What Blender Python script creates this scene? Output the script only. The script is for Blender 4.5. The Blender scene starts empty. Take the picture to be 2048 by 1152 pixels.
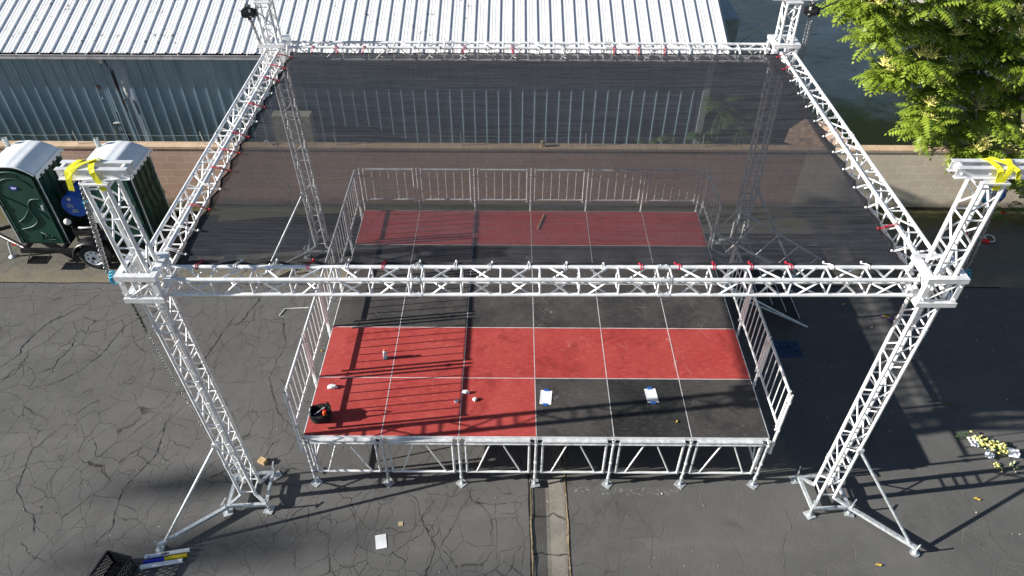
import bpy, math, random
from mathutils import Vector, Matrix, noise
R = math.radians
random.seed(7)
S = bpy.context.scene
COL = S.collection

# ------------------------------------------------------------------ camera
CX, CY, CZ, YAW, PIT, ROL, FPX = 3.28, -6.963, 10.48, -0.002, 0.722, 0.004, 1444.9
c_, s_ = math.cos(YAW), math.sin(YAW)
fw = Vector((s_*math.cos(PIT), c_*math.cos(PIT), -math.sin(PIT)))
rr = Vector((c_, -s_, 0)); uu = rr.cross(fw)
r2 = rr*math.cos(ROL) + uu*math.sin(ROL); u2 = -rr*math.sin(ROL) + uu*math.cos(ROL)
cam_d = bpy.data.cameras.new("camera"); cam = bpy.data.objects.new("camera", cam_d); COL.objects.link(cam)
m = Matrix((r2, u2, -fw)).transposed().to_4x4(); m.translation = (CX, CY, CZ)
cam.matrix_world = m
cam_d.sensor_width = 36; cam_d.lens = FPX/2048*36; cam_d.clip_end = 600
S.camera = cam

# ------------------------------------------------------------------ light
SUN_EL, SUN_AZ = R(21.1), R(7.4)          # light travels towards +x, slightly +y
d = Vector((math.cos(SUN_EL)*math.cos(SUN_AZ), math.cos(SUN_EL)*math.sin(SUN_AZ), -math.sin(SUN_EL)))
W_ = bpy.data.worlds.new("World"); S.world = W_; W_.use_nodes = True
nt = W_.node_tree; bg = nt.nodes['Background']
sky = nt.nodes.new('ShaderNodeTexSky'); sky.sky_type = 'NISHITA'; sky.sun_disc = False
sky.sun_elevation = SUN_EL
sky.sun_rotation = math.atan2(-d.x, -d.y)
sky.altitude = 100; sky.dust_density = 0.6; sky.ozone_density = 1.5
nt.links.new(sky.outputs[0], bg.inputs[0]); bg.inputs[1].default_value = 0.05
sl = bpy.data.lights.new("sun", 'SUN'); so = bpy.data.objects.new("sun", sl); COL.objects.link(so)
so.rotation_euler = d.to_track_quat('-Z', 'Y').to_euler(); sl.energy = 5.0; sl.angle = R(0.5); sl.color = (1.0, 0.955, 0.88)
S.view_settings.view_transform = 'Standard'; S.view_settings.look = 'None'
S.view_settings.exposure = 1.0; S.view_settings.gamma = 1
S.render.engine = 'CYCLES'
S.cycles.transparent_max_bounces = 24

# ------------------------------------------------------------------ materials
class NT:
    def __init__(s, mat): s.t = mat.node_tree; s.n = s.t.nodes; s.l = s.t.links; s.b = s.n['Principled BSDF']
    def new(s, ty, **kw):
        n = s.n.new(ty)
        for k, v in kw.items(): setattr(n, k, v)
        return n
    def set(s, sock, v):
        if hasattr(v, 'links') or hasattr(v, 'is_output'): s.l.new(v, sock)
        else: sock.default_value = v
    def pos(s): return s.new('ShaderNodeNewGeometry').outputs['Position']
    def map(s, vec, sc=(1, 1, 1), rot=(0, 0, 0), loc=(0, 0, 0)):
        n = s.new('ShaderNodeMapping'); s.l.new(vec, n.inputs[0]); n.inputs['Scale'].default_value = sc
        n.inputs['Rotation'].default_value = rot; n.inputs['Location'].default_value = loc; return n.outputs[0]
    def noise(s, vec, sc, det=4, rough=.55, dist=0):
        n = s.new('ShaderNodeTexNoise'); s.l.new(vec, n.inputs['Vector']); n.inputs['Scale'].default_value = sc
        n.inputs['Detail'].default_value = det; n.inputs['Roughness'].default_value = rough; n.inputs['Distortion'].default_value = dist
        return n.outputs['Fac']
    def ncol(s, vec, sc, det=3):
        n = s.new('ShaderNodeTexNoise'); s.l.new(vec, n.inputs['Vector']); n.inputs['Scale'].default_value = sc
        n.inputs['Detail'].default_value = det; return n.outputs['Color']
    def vor(s, vec, sc, feat='DISTANCE_TO_EDGE'):
        n = s.new('ShaderNodeTexVoronoi'); n.feature = feat; s.l.new(vec, n.inputs['Vector']); n.inputs['Scale'].default_value = sc
        return n.outputs['Distance']
    def ramp(s, v, a, b, ca=0.0, cb=1.0):
        n = s.new('ShaderNodeMapRange'); n.interpolation_type = 'SMOOTHSTEP'; s.l.new(v, n.inputs[0])
        n.inputs[1].default_value = a; n.inputs[2].default_value = b; n.inputs[3].default_value = ca; n.inputs[4].default_value = cb
        return n.outputs[0]
    def math(s, op, a, b=0.0):
        n = s.new('ShaderNodeMath'); n.operation = op; s.set(n.inputs[0], a); s.set(n.inputs[1], b); return n.outputs[0]
    def vadd(s, a, b, k):
        n = s.new('ShaderNodeVectorMath'); n.operation = 'SCALE'; s.l.new(b, n.inputs[0]); n.inputs['Scale'].default_value = k
        q = s.new('ShaderNodeVectorMath'); q.operation = 'ADD'; s.l.new(a, q.inputs[0]); s.l.new(n.outputs[0], q.inputs[1]); return q.outputs[0]
    def mix(s, f, a, b, mode='MIX'):
        n = s.new('ShaderNodeMix'); n.data_type = 'RGBA'; n.blend_type = mode
        s.set(n.inputs[0], f)
        for i, v in ((6, a), (7, b)):
            if isinstance(v, tuple): n.inputs[i].default_value = (v[0], v[1], v[2], 1)
            else: s.l.new(v, n.inputs[i])
        return n.outputs[2]
    def xyz(s, vec):
        n = s.new('ShaderNodeSeparateXYZ'); s.l.new(vec, n.inputs[0]); return n.outputs
    def base(s, c):
        if isinstance(c, tuple): s.b.inputs['Base Color'].default_value = (*c, 1)
        else: s.l.new(c, s.b.inputs['Base Color'])
    def bump(s, h, k=.3, dist=.01):
        n = s.new('ShaderNodeBump'); s.l.new(h, n.inputs['Height']); n.inputs['Strength'].default_value = k
        n.inputs['Distance'].default_value = dist; s.l.new(n.outputs[0], s.b.inputs['Normal'])

def mat(name, col=(.5, .5, .5), rough=.6, metal=0.0, var=0.12, vs=6.0, bump=0.0, spec=None):
    M = bpy.data.materials.new(name); M.use_nodes = True; t = NT(M)
    t.b.inputs['Roughness'].default_value = rough; t.b.inputs['Metallic'].default_value = metal
    if spec is not None: t.b.inputs['Specular IOR Level'].default_value = spec
    p = t.pos()
    if var:
        f = t.noise(p, vs, 5, .6)
        lo = tuple(max(0, x*(1-var*1.6)) for x in col); hi = tuple(min(1, x*(1+var)) for x in col)
        t.base(t.mix(t.ramp(f, .3, .7), lo, hi))
        t.l.new(t.ramp(f, .3, .7, max(0.02, rough-.08), min(1, rough+.08)), t.b.inputs['Roughness'])
    else: t.base(col)
    if bump: t.bump(t.noise(p, vs*6, 4), bump, .01)
    M['nt'] = 1
    return M

alu = mat('aluminium_tube', (.90, .905, .92), .34, .22, .12, 5)
alud = mat('weathered_aluminium', (.74, .75, .77), .4, .35, .14, 12)
galv = mat('galvanised_steel', (.62, .66, .68), .42, .5, .15, 20)
platealu = mat('aluminium_plate', (.87, .875, .89), .34, .3, .08, 6)
blackmetal = mat('black_painted_steel', (.012, .012, .013), .4, .0, .2, 8)
rubber = mat('rubber', (.02, .02, .021), .8, 0, .2, 8)
rimwhite = mat('white_rim_paint', (.82, .85, .92), .35)
chainm = mat('chain_steel', (.42, .42, .43), .35, .9, .2, 30)
chaind = mat('dark_chain_steel', (.12, .12, .12), .4, .8, .3, 30)
yellow = mat('yellow_webbing', (.85, .8, .02), .7, 0, .1, 20)
redcord = mat('red_elastic', (.45, .008, .03), .6)
whitecord = mat('white_elastic', (.8, .8, .8), .5)
paperm = mat('paper', (.82, .83, .86), .7, 0, .03, 5)
bluetape = mat('blue_tape', (.02, .12, .5), .6)
woodm = mat('raw_wood', (.55, .38, .2), .8, 0, .2, 20)
cardm = mat('cardboard', (.45, .36, .22), .8, 0, .1, 20)
barrelblue = mat('blue_plastic', (.01, .08, .42), .35, 0, .08, 6)
teal = mat('teal_plastic', (.01, .32, .5), .5)
greyplastic = mat('grey_plastic', (.42, .46, .47), .5)
whiteplastic = mat('white_plastic', (.78, .78, .74), .4)
inkm = mat('dark_ink', (.01, .01, .03), .7, 0, 0)
hoistblack = mat('hoist_casing', (.02, .02, .024), .4)
leafy_yellow = mat('yellow_leaf', (.5, .36, .06), .7)
orange = mat('orange_plastic', (.8, .12, .02), .45)
redplastic = mat('red_plastic', (.6, .015, .02), .4)
navy = mat('navy_cloth', (.015, .02, .07), .8)
blackcloth = mat('black_cloth', (.008, .008, .009), .9)
bark = mat('bark', (.2, .17, .13), .9, 0, .3, 10, .4)
beige = mat('beige_painted_metal', (.55, .53, .42), .5)
royal = mat('blue_vinyl', (.01, .03, .5), .45)
goldv = mat('yellow_vinyl', (.75, .55, .01), .45)
toiletroof = mat('white_translucent_roof', (.8, .84, .88), .4, 0, .05, 3)
trim = mat('pale_trim', (.6, .66, .66), .45)
cablem = mat('black_cable', (.012, .012, .014), .5)

def pal(name, c1, c2):   # scuffed plywood deck finish
    M = bpy.data.materials.new(name); M.use_nodes = True; t = NT(M); p = t.pos()
    big = t.noise(p, 1.1, 5, .6); fine = t.noise(t.map(p, (1, 3, 1)), 9, 6, .7)
    c = t.mix(t.ramp(big, .3, .7), c1, c2)
    c = t.mix(t.ramp(fine, .48, .78, 0, .55), c, tuple(min(1, x*1.6+.045) for x in c2))
    sw = t.vadd(p, t.ncol(p, 2.5), .35)
    scr = t.math('MULTIPLY', t.ramp(t.vor(t.map(sw, (1, .35, 1), (0, 0, .7)), 2.2), .0, .006, 1, 0), t.ramp(t.noise(p, 1.7, 2), .56, .66))
    sp = t.ramp(t.noise(p, 55, 2, .5), .74, .8)
    sp = t.math('MULTIPLY', sp, t.ramp(t.noise(p, 2.1, 2), .45, .58))
    c = t.mix(t.math('MULTIPLY', scr, .5), c, (.55, .5, .48)); c = t.mix(t.math('MULTIPLY', sp, .75), c, (.6, .52, .48))
    smudge = t.ramp(t.noise(t.map(p, (1, 1, 1), (0, 0, 0), (7, 3, 0)), 2.6, 6, .65, .6), 0.5, .72, 0, .6)
    c = t.mix(smudge, c, tuple(x*.55 for x in c1))
    t.base(c); t.b.inputs['Specular IOR Level'].default_value = .3
    t.l.new(t.ramp(fine, .3, .7, .5, .72), t.b.inputs['Roughness']); t.bump(fine, .1, .004)
    return M
redply = pal('red_plywood', (.36, .044, .040), (.42, .066, .058))
blackply = pal('black_plywood', (.038, .036, .036), (.075, .068, .066))
blackply2 = pal('fresh_black_plywood', (.02, .02, .021), (.04, .04, .04))

def asphalt(name, c1, c2, crackcol, kind=0):
    M = bpy.data.materials.new(name); M.use_nodes = True; t = NT(M); p = t.pos()
    X = t.xyz(p)
    big = t.noise(p, .45, 5, .6); med = t.noise(p, 3.1, 5, .65); grit = t.noise(p, 90, 2, .6)
    c = t.mix(t.ramp(big, .3, .7), c1, c2)
    c = t.mix(t.ramp(med, .35, .75, 0, .35), c, tuple(x*1.35 for x in c2))
    c = t.mix(t.ramp(grit, .35, .8, 0, .5), c, tuple(x*1.7 for x in c2))
    c = t.mix(t.ramp(grit, .55, .2, 0, .45), c, tuple(x*.5 for x in c1))
    stain = t.ramp(t.noise(p, 1.3, 4, .6, .8), .6, .74, 0, .4)
    c = t.mix(stain, c, tuple(x*.6 for x in c1))
    c = t.mix(t.ramp(t.noise(t.map(p, (.35, 1.5, 1), (0, 0, .5)), 1.1, 5, .65), .5, .72, 0, .4), c, tuple(x*1.45 for x in c2))
    w = t.vadd(t.vadd(p, t.ncol(p, 1.1, 4), .55), t.ncol(p, 9, 3), .06)
    w = t.map(w, (1.0, .72, 0), (0, 0, .75))
    v1 = t.vor(w, 1.35); v2 = t.vor(w, 2.9)
    g1 = t.ramp(t.noise(p, .55, 2), .38, .55, .35, 1); g2 = t.ramp(t.noise(p, .8, 3), .34, .5, .25, 1)
    wid = t.ramp(t.noise(p, 1.6, 2), .35, .75, .0022, .0085)
    k1 = t.math('LESS_THAN', v1, wid); n1 = t.new('ShaderNodeMapRange'); n1.interpolation_type = 'SMOOTHSTEP'
    t.l.new(v1, n1.inputs[0]); n1.inputs[1].default_value = 0; t.l.new(t.math('MULTIPLY', wid, 1.6), n1.inputs[2])
    n1.inputs[3].default_value = 1; n1.inputs[4].default_value = 0
    k1 = t.math('MULTIPLY', n1.outputs[0], t.math('MULTIPLY', g1, .88))
    k2 = t.math('MULTIPLY', t.ramp(v2, 0, .016, .75, 0), g2)
    k = t.math('MAXIMUM', k1, k2)
    # fill of the cracks: open and dark on the left, silted and pale on the right
    side = t.ramp(t.math('ADD', X[0], t.math('MULTIPLY', t.noise(p, .9, 2), 4.0)), 4.5, 9.0, 0, .8)
    cc = t.mix(side, crackcol, (.165, .152, .128))
    cc = t.mix(t.ramp(t.noise(p, 7, 2), .55, .65, 0, .7), cc, (.16, .14, .11)) if kind == 0 else cc
    c = t.mix(k, c, cc)
    if kind == 1:   # dirt and moss towards the block wall
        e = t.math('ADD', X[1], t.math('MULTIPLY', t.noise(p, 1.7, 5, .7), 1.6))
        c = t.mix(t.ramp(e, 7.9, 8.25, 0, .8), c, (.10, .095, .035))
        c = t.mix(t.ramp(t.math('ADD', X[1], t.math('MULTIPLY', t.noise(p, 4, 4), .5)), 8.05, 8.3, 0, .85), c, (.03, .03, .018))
        e2 = t.math('SUBTRACT', t.math('MULTIPLY', t.noise(p, 2.3, 5, .7), 1.4), X[1])
        c = t.mix(t.ramp(e2, -5.0, -4.2, 0, .6), c, (.26, .21, .14))
    t.base(c); t.b.inputs['Roughness'].default_value = .9; t.b.inputs['Specular IOR Level'].default_value = .25
    h = t.math('SUBTRACT', t.math('MULTIPLY', grit, .4), t.math('MULTIPLY', k, .5))
    t.bump(h, .55, .009)
    return M
asph = asphalt('cracked_asphalt', (.082, .081, .080), (.113, .111, .108), (.012, .011, .01))
asph_old = asphalt('old_dusty_asphalt', (.098, .093, .080), (.135, .128, .108), (.03, .027, .02), 1)

def yard_mat():
    M = bpy.data.materials.new('mossy_yard'); M.use_nodes = True; t = NT(M); p = t.pos(); X = t.xyz(p)
    c = t.mix(t.ramp(t.noise(p, .5, 6, .65), .3, .7), (.50, .46, .36), (.68, .63, .51))
    c = t.mix(t.ramp(t.noise(t.map(p, (1, 2.5, 1), (0, 0, .5)), 1.3, 6, .7), .5, .75, 0, .6), c, (.06, .065, .06))
    e = t.math('ADD', X[1], t.math('MULTIPLY', t.noise(p, .8, 6, .7), 5.0))
    c = t.mix(t.ramp(e, 15.0, 17.6, 1, 0), c, (.20, .21, .06))
    c = t.mix(t.ramp(t.noise(p, 14, 3, .7), .66, .74, 0, .6), c, (.3, .3, .2))
    t.base(c); t.b.inputs['Roughness'].default_value = .95; t.bump(t.noise(p, 12, 5), .4, .03)
    return M
yardm = yard_mat()

def conc():
    M = bpy.data.materials.new('gutter_concrete'); M.use_nodes = True; t = NT(M); p = t.pos(); X = t.xyz(p)
    c = t.mix(t.ramp(t.noise(p, 2, 6, .65), .3, .7), (.105, .098, .088), (.17, .158, .135))
    c = t.mix(t.ramp(t.noise(p, 70, 2), .4, .8, 0, .5), c, (.3, .28, .24))
    w = t.vadd(p, t.ncol(p, 3, 4), .3)
    wy = t.xyz(w)[1]
    for off in (-.62, -1.28, -2.2, .9):
        dd = t.math('ABSOLUTE', t.math('SUBTRACT', wy, off+.15))
        c = t.mix(t.ramp(dd, .0, .022, .95, 0), c, (.012, .011, .01))
    t.base(c); t.b.inputs['Roughness'].default_value = .9; t.bump(t.noise(p, 40, 4), .4, .01)
    return M
concm = conc()
dirtm = mat('crack_silt', (.3, .23, .14), .95, 0, .4, 14, .5)
palecrack = mat('silted_crack', (.19, .175, .145), .95, 0, .3, 9)
darkcrack = mat('open_joint', (.012, .011, .01), .95, 0, 0)

def block(name, c1, c2, mortar):
    M = bpy.data.materials.new(name); M.use_nodes = True; t = NT(M); p = t.pos(); X = t.xyz(p)
    cb = t.new('ShaderNodeCombineXYZ'); t.l.new(t.math('ADD', X[0], X[1]), cb.inputs[0]); t.l.new(X[2], cb.inputs[1])
    b = t.new('ShaderNodeTexBrick'); t.l.new(cb.outputs[0], b.inputs['Vector']); b.offset = .5; b.squash = 1
    b.inputs['Scale'].default_value = 1; b.inputs['Brick Width'].default_value = .405; b.inputs['Row Height'].default_value = .2
    b.inputs['Mortar Size'].default_value = .007; b.inputs['Mortar Smooth'].default_value = .3; b.inputs['Bias'].default_value = 0
    b.inputs['Color1'].default_value = (*c1, 1); b.inputs['Color2'].default_value = (*c2, 1); b.inputs['Mortar'].default_value = (*mortar, 1)
    c = t.mix(t.ramp(t.noise(p, 1.2, 5), .35, .7, 0, .35), b.outputs['Color'], tuple(x*.75 for x in c1))
    c = t.mix(t.ramp(t.noise(p, 40, 3), .4, .75, 0, .2), c, tuple(min(1, x*1.3) for x in c2))
    low = t.math('ADD', X[2], t.math('MULTIPLY', t.noise(p, 3, 4), .35))
    c = t.mix(t.ramp(low, .2, .45, .6, 0), c, (.12, .1, .07))
    t.base(c); t.b.inputs['Roughness'].default_value = .92
    h = t.math('SUBTRACT', t.math('MULTIPLY', t.noise(p, 50, 3), .3), b.outputs['Fac']); t.bump(h, .5, .01)
    return M
blockpink = block('pink_brown_block', (.52, .345, .265), (.59, .40, .31), (.66, .50, .41))
blockbeige = block('beige_block', (.72, .60, .46), (.78, .66, .51), (.84, .75, .63))
def capm_():
    M = bpy.data.materials.new('wall_cap'); M.use_nodes = True; t = NT(M); p = t.pos(); X = t.xyz(p)
    c = t.mix(t.ramp(t.noise(p, 3, 5), .3, .7), (.50, .36, .24), (.62, .46, .32))
    fx = t.math('ABSOLUTE', t.math('SUBTRACT', t.math('FRACT', t.math('DIVIDE', X[0], .405)), .5))
    c = t.mix(t.ramp(fx, .0, .02, .9, 0), c, (.2, .14, .09))
    c = t.mix(t.ramp(t.noise(p, 6, 5), .55, .75, 0, .6), c, (.3, .25, .12))
    t.base(c); t.b.inputs['Roughness'].default_value = .95; return M
capm = capm_()

def metalsheet(name, c1, c2, spots=False, rough=.45):
    M = bpy.data.materials.new(name); M.use_nodes = True; t = NT(M); p = t.pos(); X = t.xyz(p)
    c = t.mix(t.ramp(t.noise(t.map(p, (1, .25, .25)), 3, 5), .3, .7), c1, c2)
    if spots:
        g = t.math('MULTIPLY', t.ramp(t.noise(p, 6.5, 5, .75), .60, .64), t.ramp(t.noise(p, .8, 2), .5, .58))
        near = t.ramp(X[0], 1.5, 4.0, 1, 0)
        c = t.mix(t.math('MULTIPLY', g, near), c, (.13, .1, .06))
        fy = t.math('ABSOLUTE', t.math('SUBTRACT', t.math('FRACT', t.math('DIVIDE', X[1], 1.35)), .5)); fx = t.math('ABSOLUTE', t.math('SUBTRACT', t.math('FRACT', t.math('DIVIDE', X[0], .1524)), .5))
        c = t.mix(t.math('MULTIPLY', t.math('LESS_THAN', fy, .009), t.math('LESS_THAN', fx, .06)), c, (.3, .28, .26))
        lap = t.math('ABSOLUTE', t.math('SUBTRACT', t.math('FRACT', t.math('DIVIDE', X[0], .9144)), .5))
        c = t.mix(t.math('MULTIPLY', t.math('LESS_THAN', lap, .006), .6), c, (.3, .31, .33))
        dr = t.ramp(t.noise(t.map(p, (4, .5, .5)), 2, 5), .58, .78, 0, .4)
        c = t.mix(dr, c, (.4, .38, .34))
    else:
        c = t.mix(t.ramp(t.noise(t.map(p, (6, 6, .7)), 1.5, 5), .52, .75, 0, .4), c, tuple(x*.6 for x in c1))
    t.base(c); t.b.inputs['Roughness'].default_value = rough; t.b.inputs['Metallic'].default_value = .1
    return M
roofm = metalsheet('white_roof_sheet', (.80, .81, .82), (.88, .88, .88), True)
wallsheet = metalsheet('shade_tinted_wall_sheet', (.21, .30, .385), (.28, .375, .46))  # pale sheet metal; shade and blue sky reflection put into its colour
wallpatch = metalsheet('faded_blue_sheet', (.24, .30, .40), (.5, .58, .68))
wallmuck = mat('pale_smear', (.6, .62, .62), .8, 0, .3, 12)
rustm = mat('rust', (.12, .04, .03), .9, 0, .3, 20)
voidm = mat('dark_gap', (.006, .006, .007), .9, 0, 0)
gutm = mat('gutter_metal', (.5, .5, .52), .45, .2, .15, 5)
gutdark = mat('gutter_dark', (.03, .028, .028), .9, 0, .3, 9)

def green_():
    M = bpy.data.materials.new('green_plastic'); M.use_nodes = True; t = NT(M); p = t.pos()
    c = t.mix(t.ramp(t.noise(p, 4, 4), .3, .7), (.003, .045, .030), (.004, .06, .04))
    c = t.mix(t.ramp(t.noise(t.map(p, (1, 1, .35)), 3.5, 6, .7), .48, .8, 0, .35), c, (.05, .075, .06)); t.base(c); t.b.inputs['Roughness'].default_value = .5; t.bump(t.noise(p, 5, 2), .12, .03); return M
greenp = green_()
greend = mat('dark_green_plastic', (.003, .028, .02), .5)

def shade_cloth():
    M = bpy.data.materials.new('black_shade_mesh'); M.use_nodes = True; t = NT(M); p = t.pos()
    t.n.remove(t.b); out = t.n['Material Output']
    streak = t.noise(t.map(p, (.35, 16, 1)), 2.2, 5, .7); fine = t.noise(t.map(p, (1.2, 60, 1)), 3, 4, .75)
    warp = t.noise(t.map(p, (60, 1.2, 1)), 1.5, 3, .7)
    T = t.math('ADD', t.ramp(streak, .3, .7, .54, .45), t.ramp(fine, .3, .7, .09, -.09))
    T = t.math('ADD', T, t.ramp(warp, .3, .7, -.04, .04))
    g = t.new('ShaderNodeNewGeometry'); dt = t.new('ShaderNodeVectorMath'); dt.operation = 'DOT_PRODUCT'
    t.l.new(g.outputs['Incoming'], dt.inputs[0]); t.l.new(g.outputs['Normal'], dt.inputs[1])
    cs = t.math('MAXIMUM', t.math('ABSOLUTE', dt.outputs['Value']), .12)
    sp = t.new('ShaderNodeSeparateXYZ'); t.l.new(g.outputs['Incoming'], sp.inputs[0])
    ladder = t.math('ADD', 1.0, t.math('MULTIPLY', t.math('POWER', t.math('ABSOLUTE', sp.outputs[0]), 2.0), 1.3))
    T = t.math('POWER', T, t.math('DIVIDE', ladder, cs))       # a ladder-knit mesh closes up when seen at a slant, most across its ladders
    df = t.new('ShaderNodeBsdfDiffuse'); t.l.new(t.mix(t.ramp(t.math('ADD', t.math('MULTIPLY', streak, .6), t.math('MULTIPLY', fine, .5)), .4, .7), (.018, .019, .024), (.062, .064, .074)), df.inputs['Color'])
    gl = t.new('ShaderNodeBsdfGlossy'); gl.inputs['Color'].default_value = (.3, .3, .32, 1); gl.inputs['Roughness'].default_value = .55
    mx = t.new('ShaderNodeMixShader'); mx.inputs[0].default_value = .06; t.l.new(df.outputs[0], mx.inputs[1]); t.l.new(gl.outputs[0], mx.inputs[2])
    tr = t.new('ShaderNodeBsdfTransparent'); m2 = t.new('ShaderNodeMixShader')
    t.l.new(T, m2.inputs[0]); t.l.new(mx.outputs[0], m2.inputs[1]); t.l.new(tr.outputs[0], m2.inputs[2])
    t.l.new(m2.outputs[0], out.inputs[0]); return M
clothm = shade_cloth()
hemm = mat('black_hem', (.012, .012, .013), .8)

def leafmat(name, c1, c2, trans=.35):
    M = bpy.data.materials.new(name); M.use_nodes = True; t = NT(M); p = t.pos()
    f = t.noise(p, 2.6, 3); g = t.noise(p, 16, 3)
    c = t.mix(t.ramp(f, .3, .7), c1, c2); c = t.mix(t.ramp(g, .45, .7, 0, .45), c, tuple(min(1, x*1.4) for x in c2)); c = t.mix(t.ramp(g, .45, .3, 0, .5), c, tuple(x*.55 for x in c1))
    t.base(c); t.b.inputs['Roughness'].default_value = .42; t.b.inputs['Specular IOR Level'].default_value = .45
    tl = t.new('ShaderNodeBsdfTranslucent'); t.l.new(c, tl.inputs[0])
    mx = t.new('ShaderNodeMixShader'); mx.inputs[0].default_value = trans
    t.l.new(t.b.outputs[0], mx.inputs[1]); t.l.new(tl.outputs[0], mx.inputs[2])
    t.l.new(mx.outputs[0], t.n['Material Output'].inputs[0]); return M
leafm = leafmat('tree_leaf', (.13, .205, .018), (.31, .40, .05))
saplm = leafmat('sapling_leaf', (.07, .15, .03), (.12, .23, .05))
flowerm = mat('yellow_blossom', (.80, .74, .24), .8, 0, .15, 12)
budm = mat('pale_bud', (.62, .66, .34), .7, 0, .2, 20)

# ------------------------------------------------------------------ mesh builder
class MB:
    def __init__(s): s.v = []; s.f = []; s.sm = []; s.mi = []
    def add(s, vs, fs, smooth=False, mi=0):
        o = len(s.v); s.v += [tuple(v) for v in vs]; s.f += [tuple(i+o for i in f) for f in fs]
        s.sm += [smooth]*len(fs); s.mi += [mi]*len(fs); return s
    def box(s, c, d, rot=None, mi=0):
        c = Vector(c); hx, hy, hz = d[0]/2, d[1]/2, d[2]/2
        vs = [Vector((x, y, z)) for x in (-hx, hx) for y in (-hy, hy) for z in (-hz, hz)]
        if rot is not None: vs = [rot @ v for v in vs]
        return s.add([c+v for v in vs], [(0, 1, 3, 2), (4, 6, 7, 5), (0, 4, 5, 1), (2, 3, 7, 6), (0, 2, 6, 4), (1, 5, 7, 3)], False, mi)
    def tube(s, p, q, r, n=10, r2=None, mi=0, cap=True, hollow=False):
        p, q = Vector(p), Vector(q); r2 = r if r2 is None else r2
        a = (q-p).normalized(); b = a.orthogonal().normalized(); c = a.cross(b)
        ring = lambda o, rad: [o+(b*math.cos(2*math.pi*i/n)+c*math.sin(2*math.pi*i/n))*rad for i in range(n)]
        A, B = ring(p, r), ring(q, r2)
        s.add(A+B, [(i, (i+1) % n, n+(i+1) % n, n+i) for i in range(n)], True, mi)
        if hollow:
            k = .68; d_ = a*min(.05, (q-p).length*.3)
            for (o, O, rad, sg) in ((p, A, r, 1), (q, B, r2, -1)):
                I = ring(o, rad*k); J = ring(o+d_*sg, rad*k)
                s.add(O+I+J, [(i, (i+1) % n, n+(i+1) % n, n+i) for i in range(n)]+[(n+i, n+(i+1) % n, 2*n+(i+1) % n, 2*n+i) for i in range(n)]+[tuple(range(2*n, 3*n))], False, mi)
        elif cap:
            s.add(A, [tuple(range(n))[::-1]], False, mi); s.add(B, [tuple(range(n))], False, mi)
        return s
    def path(s, pts, r, n=8, mi=0, closed=False):
        pts = [Vector(p) for p in pts]; N = len(pts); rings = []; b = None
        for i, p in enumerate(pts):
            if closed: a = pts[(i+1) % N]-pts[i-1]
            else: a = pts[min(i+1, N-1)]-pts[max(i-1, 0)]
            a.normalize()
            if b is None: b = a.orthogonal().normalized()
            b = (b-a*b.dot(a)); b = b.normalized() if b.length > 1e-5 else a.orthogonal().normalized()
            c = a.cross(b); rad = r[i] if isinstance(r, (list, tuple)) else r
            rings += [p+(b*math.cos(2*math.pi*k/n)+c*math.sin(2*math.pi*k/n))*rad for k in range(n)]
        fs = []
        for i in range(N if closed else N-1):
            j = (i+1) % N
            fs += [(i*n+k, i*n+(k+1) % n, j*n+(k+1) % n, j*n+k) for k in range(n)]
        s.add(rings, fs, True, mi)
        if not closed:
            s.add(rings[:n], [tuple(range(n))[::-1]], False, mi); s.add(rings[-n:], [tuple(range(n))], False, mi)
        return s
    def ribbon(s, pts, side, w, th=.004, mi=0):
        side = Vector(side).normalized(); pts = [Vector(p) for p in pts]; vs = []; N = len(pts)
        for i, p in enumerate(pts):
            a = (pts[min(i+1, N-1)]-pts[max(i-1, 0)]).normalized(); sd = (side-a*side.dot(a)).normalized(); n_ = a.cross(sd)*th/2
            vs += [p-sd*w/2-n_, p+sd*w/2-n_, p+sd*w/2+n_, p-sd*w/2+n_]
        fs = []
        for i in range(N-1): fs += [(4*i+k, 4*i+(k+1) % 4, 4*i+4+(k+1) % 4, 4*i+4+k) for k in range(4)]
        fs += [(3, 2, 1, 0), (4*N-4, 4*N-3, 4*N-2, 4*N-1)]
        return s.add(vs, fs, False, mi)
    def sphere(s, c, r, nu=10, nv=6, sc=(1, 1, 1), mi=0):
        c = Vector(c); vs = [c+Vector((0, 0, r*sc[2]))]
        for j in range(1, nv):
            t = math.pi*j/nv
            for i in range(nu):
                a = 2*math.pi*i/nu; vs.append(c+Vector((r*sc[0]*math.sin(t)*math.cos(a), r*sc[1]*math.sin(t)*math.sin(a), r*sc[2]*math.cos(t))))
        vs.append(c-Vector((0, 0, r*sc[2]))); L = len(vs)-1
        fs = [(0, 1+i, 1+(i+1) % nu) for i in range(nu)]
        for j in range(nv-2): fs += [(1+j*nu+i, 1+(j+1)*nu+i, 1+(j+1)*nu+(i+1) % nu, 1+j*nu+(i+1) % nu) for i in range(nu)]
        fs += [(L, 1+(nv-2)*nu+(i+1) % nu, 1+(nv-2)*nu+i) for i in range(nu)]
        return s.add(vs, fs, True, mi)
    def prism(s, poly, z0, z1, mi=0, M=None):
        n = len(poly); vs = [Vector((x, y, z0)) for x, y in poly]+[Vector((x, y, z1)) for x, y in poly]
        if M is not None: vs = [M @ v for v in vs]
        return s.add(vs, [tuple(range(n))[::-1], tuple(range(n, 2*n))]+[(i, (i+1) % n, n+(i+1) % n, n+i) for i in range(n)], False, mi)
    def shear(s, fn): s.v = [tuple(fn(Vector(v))) for v in s.v]; return s
    def mesh(s, name, mats):
        me = bpy.data.meshes.new(name); me.from_pydata(s.v, [], s.f)
        for m_ in (mats if isinstance(mats, (list, tuple)) else [mats]): me.materials.append(m_)
        me.polygons.foreach_set('use_smooth', s.sm); me.polygons.foreach_set('material_index', s.mi); me.update(); return me
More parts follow.
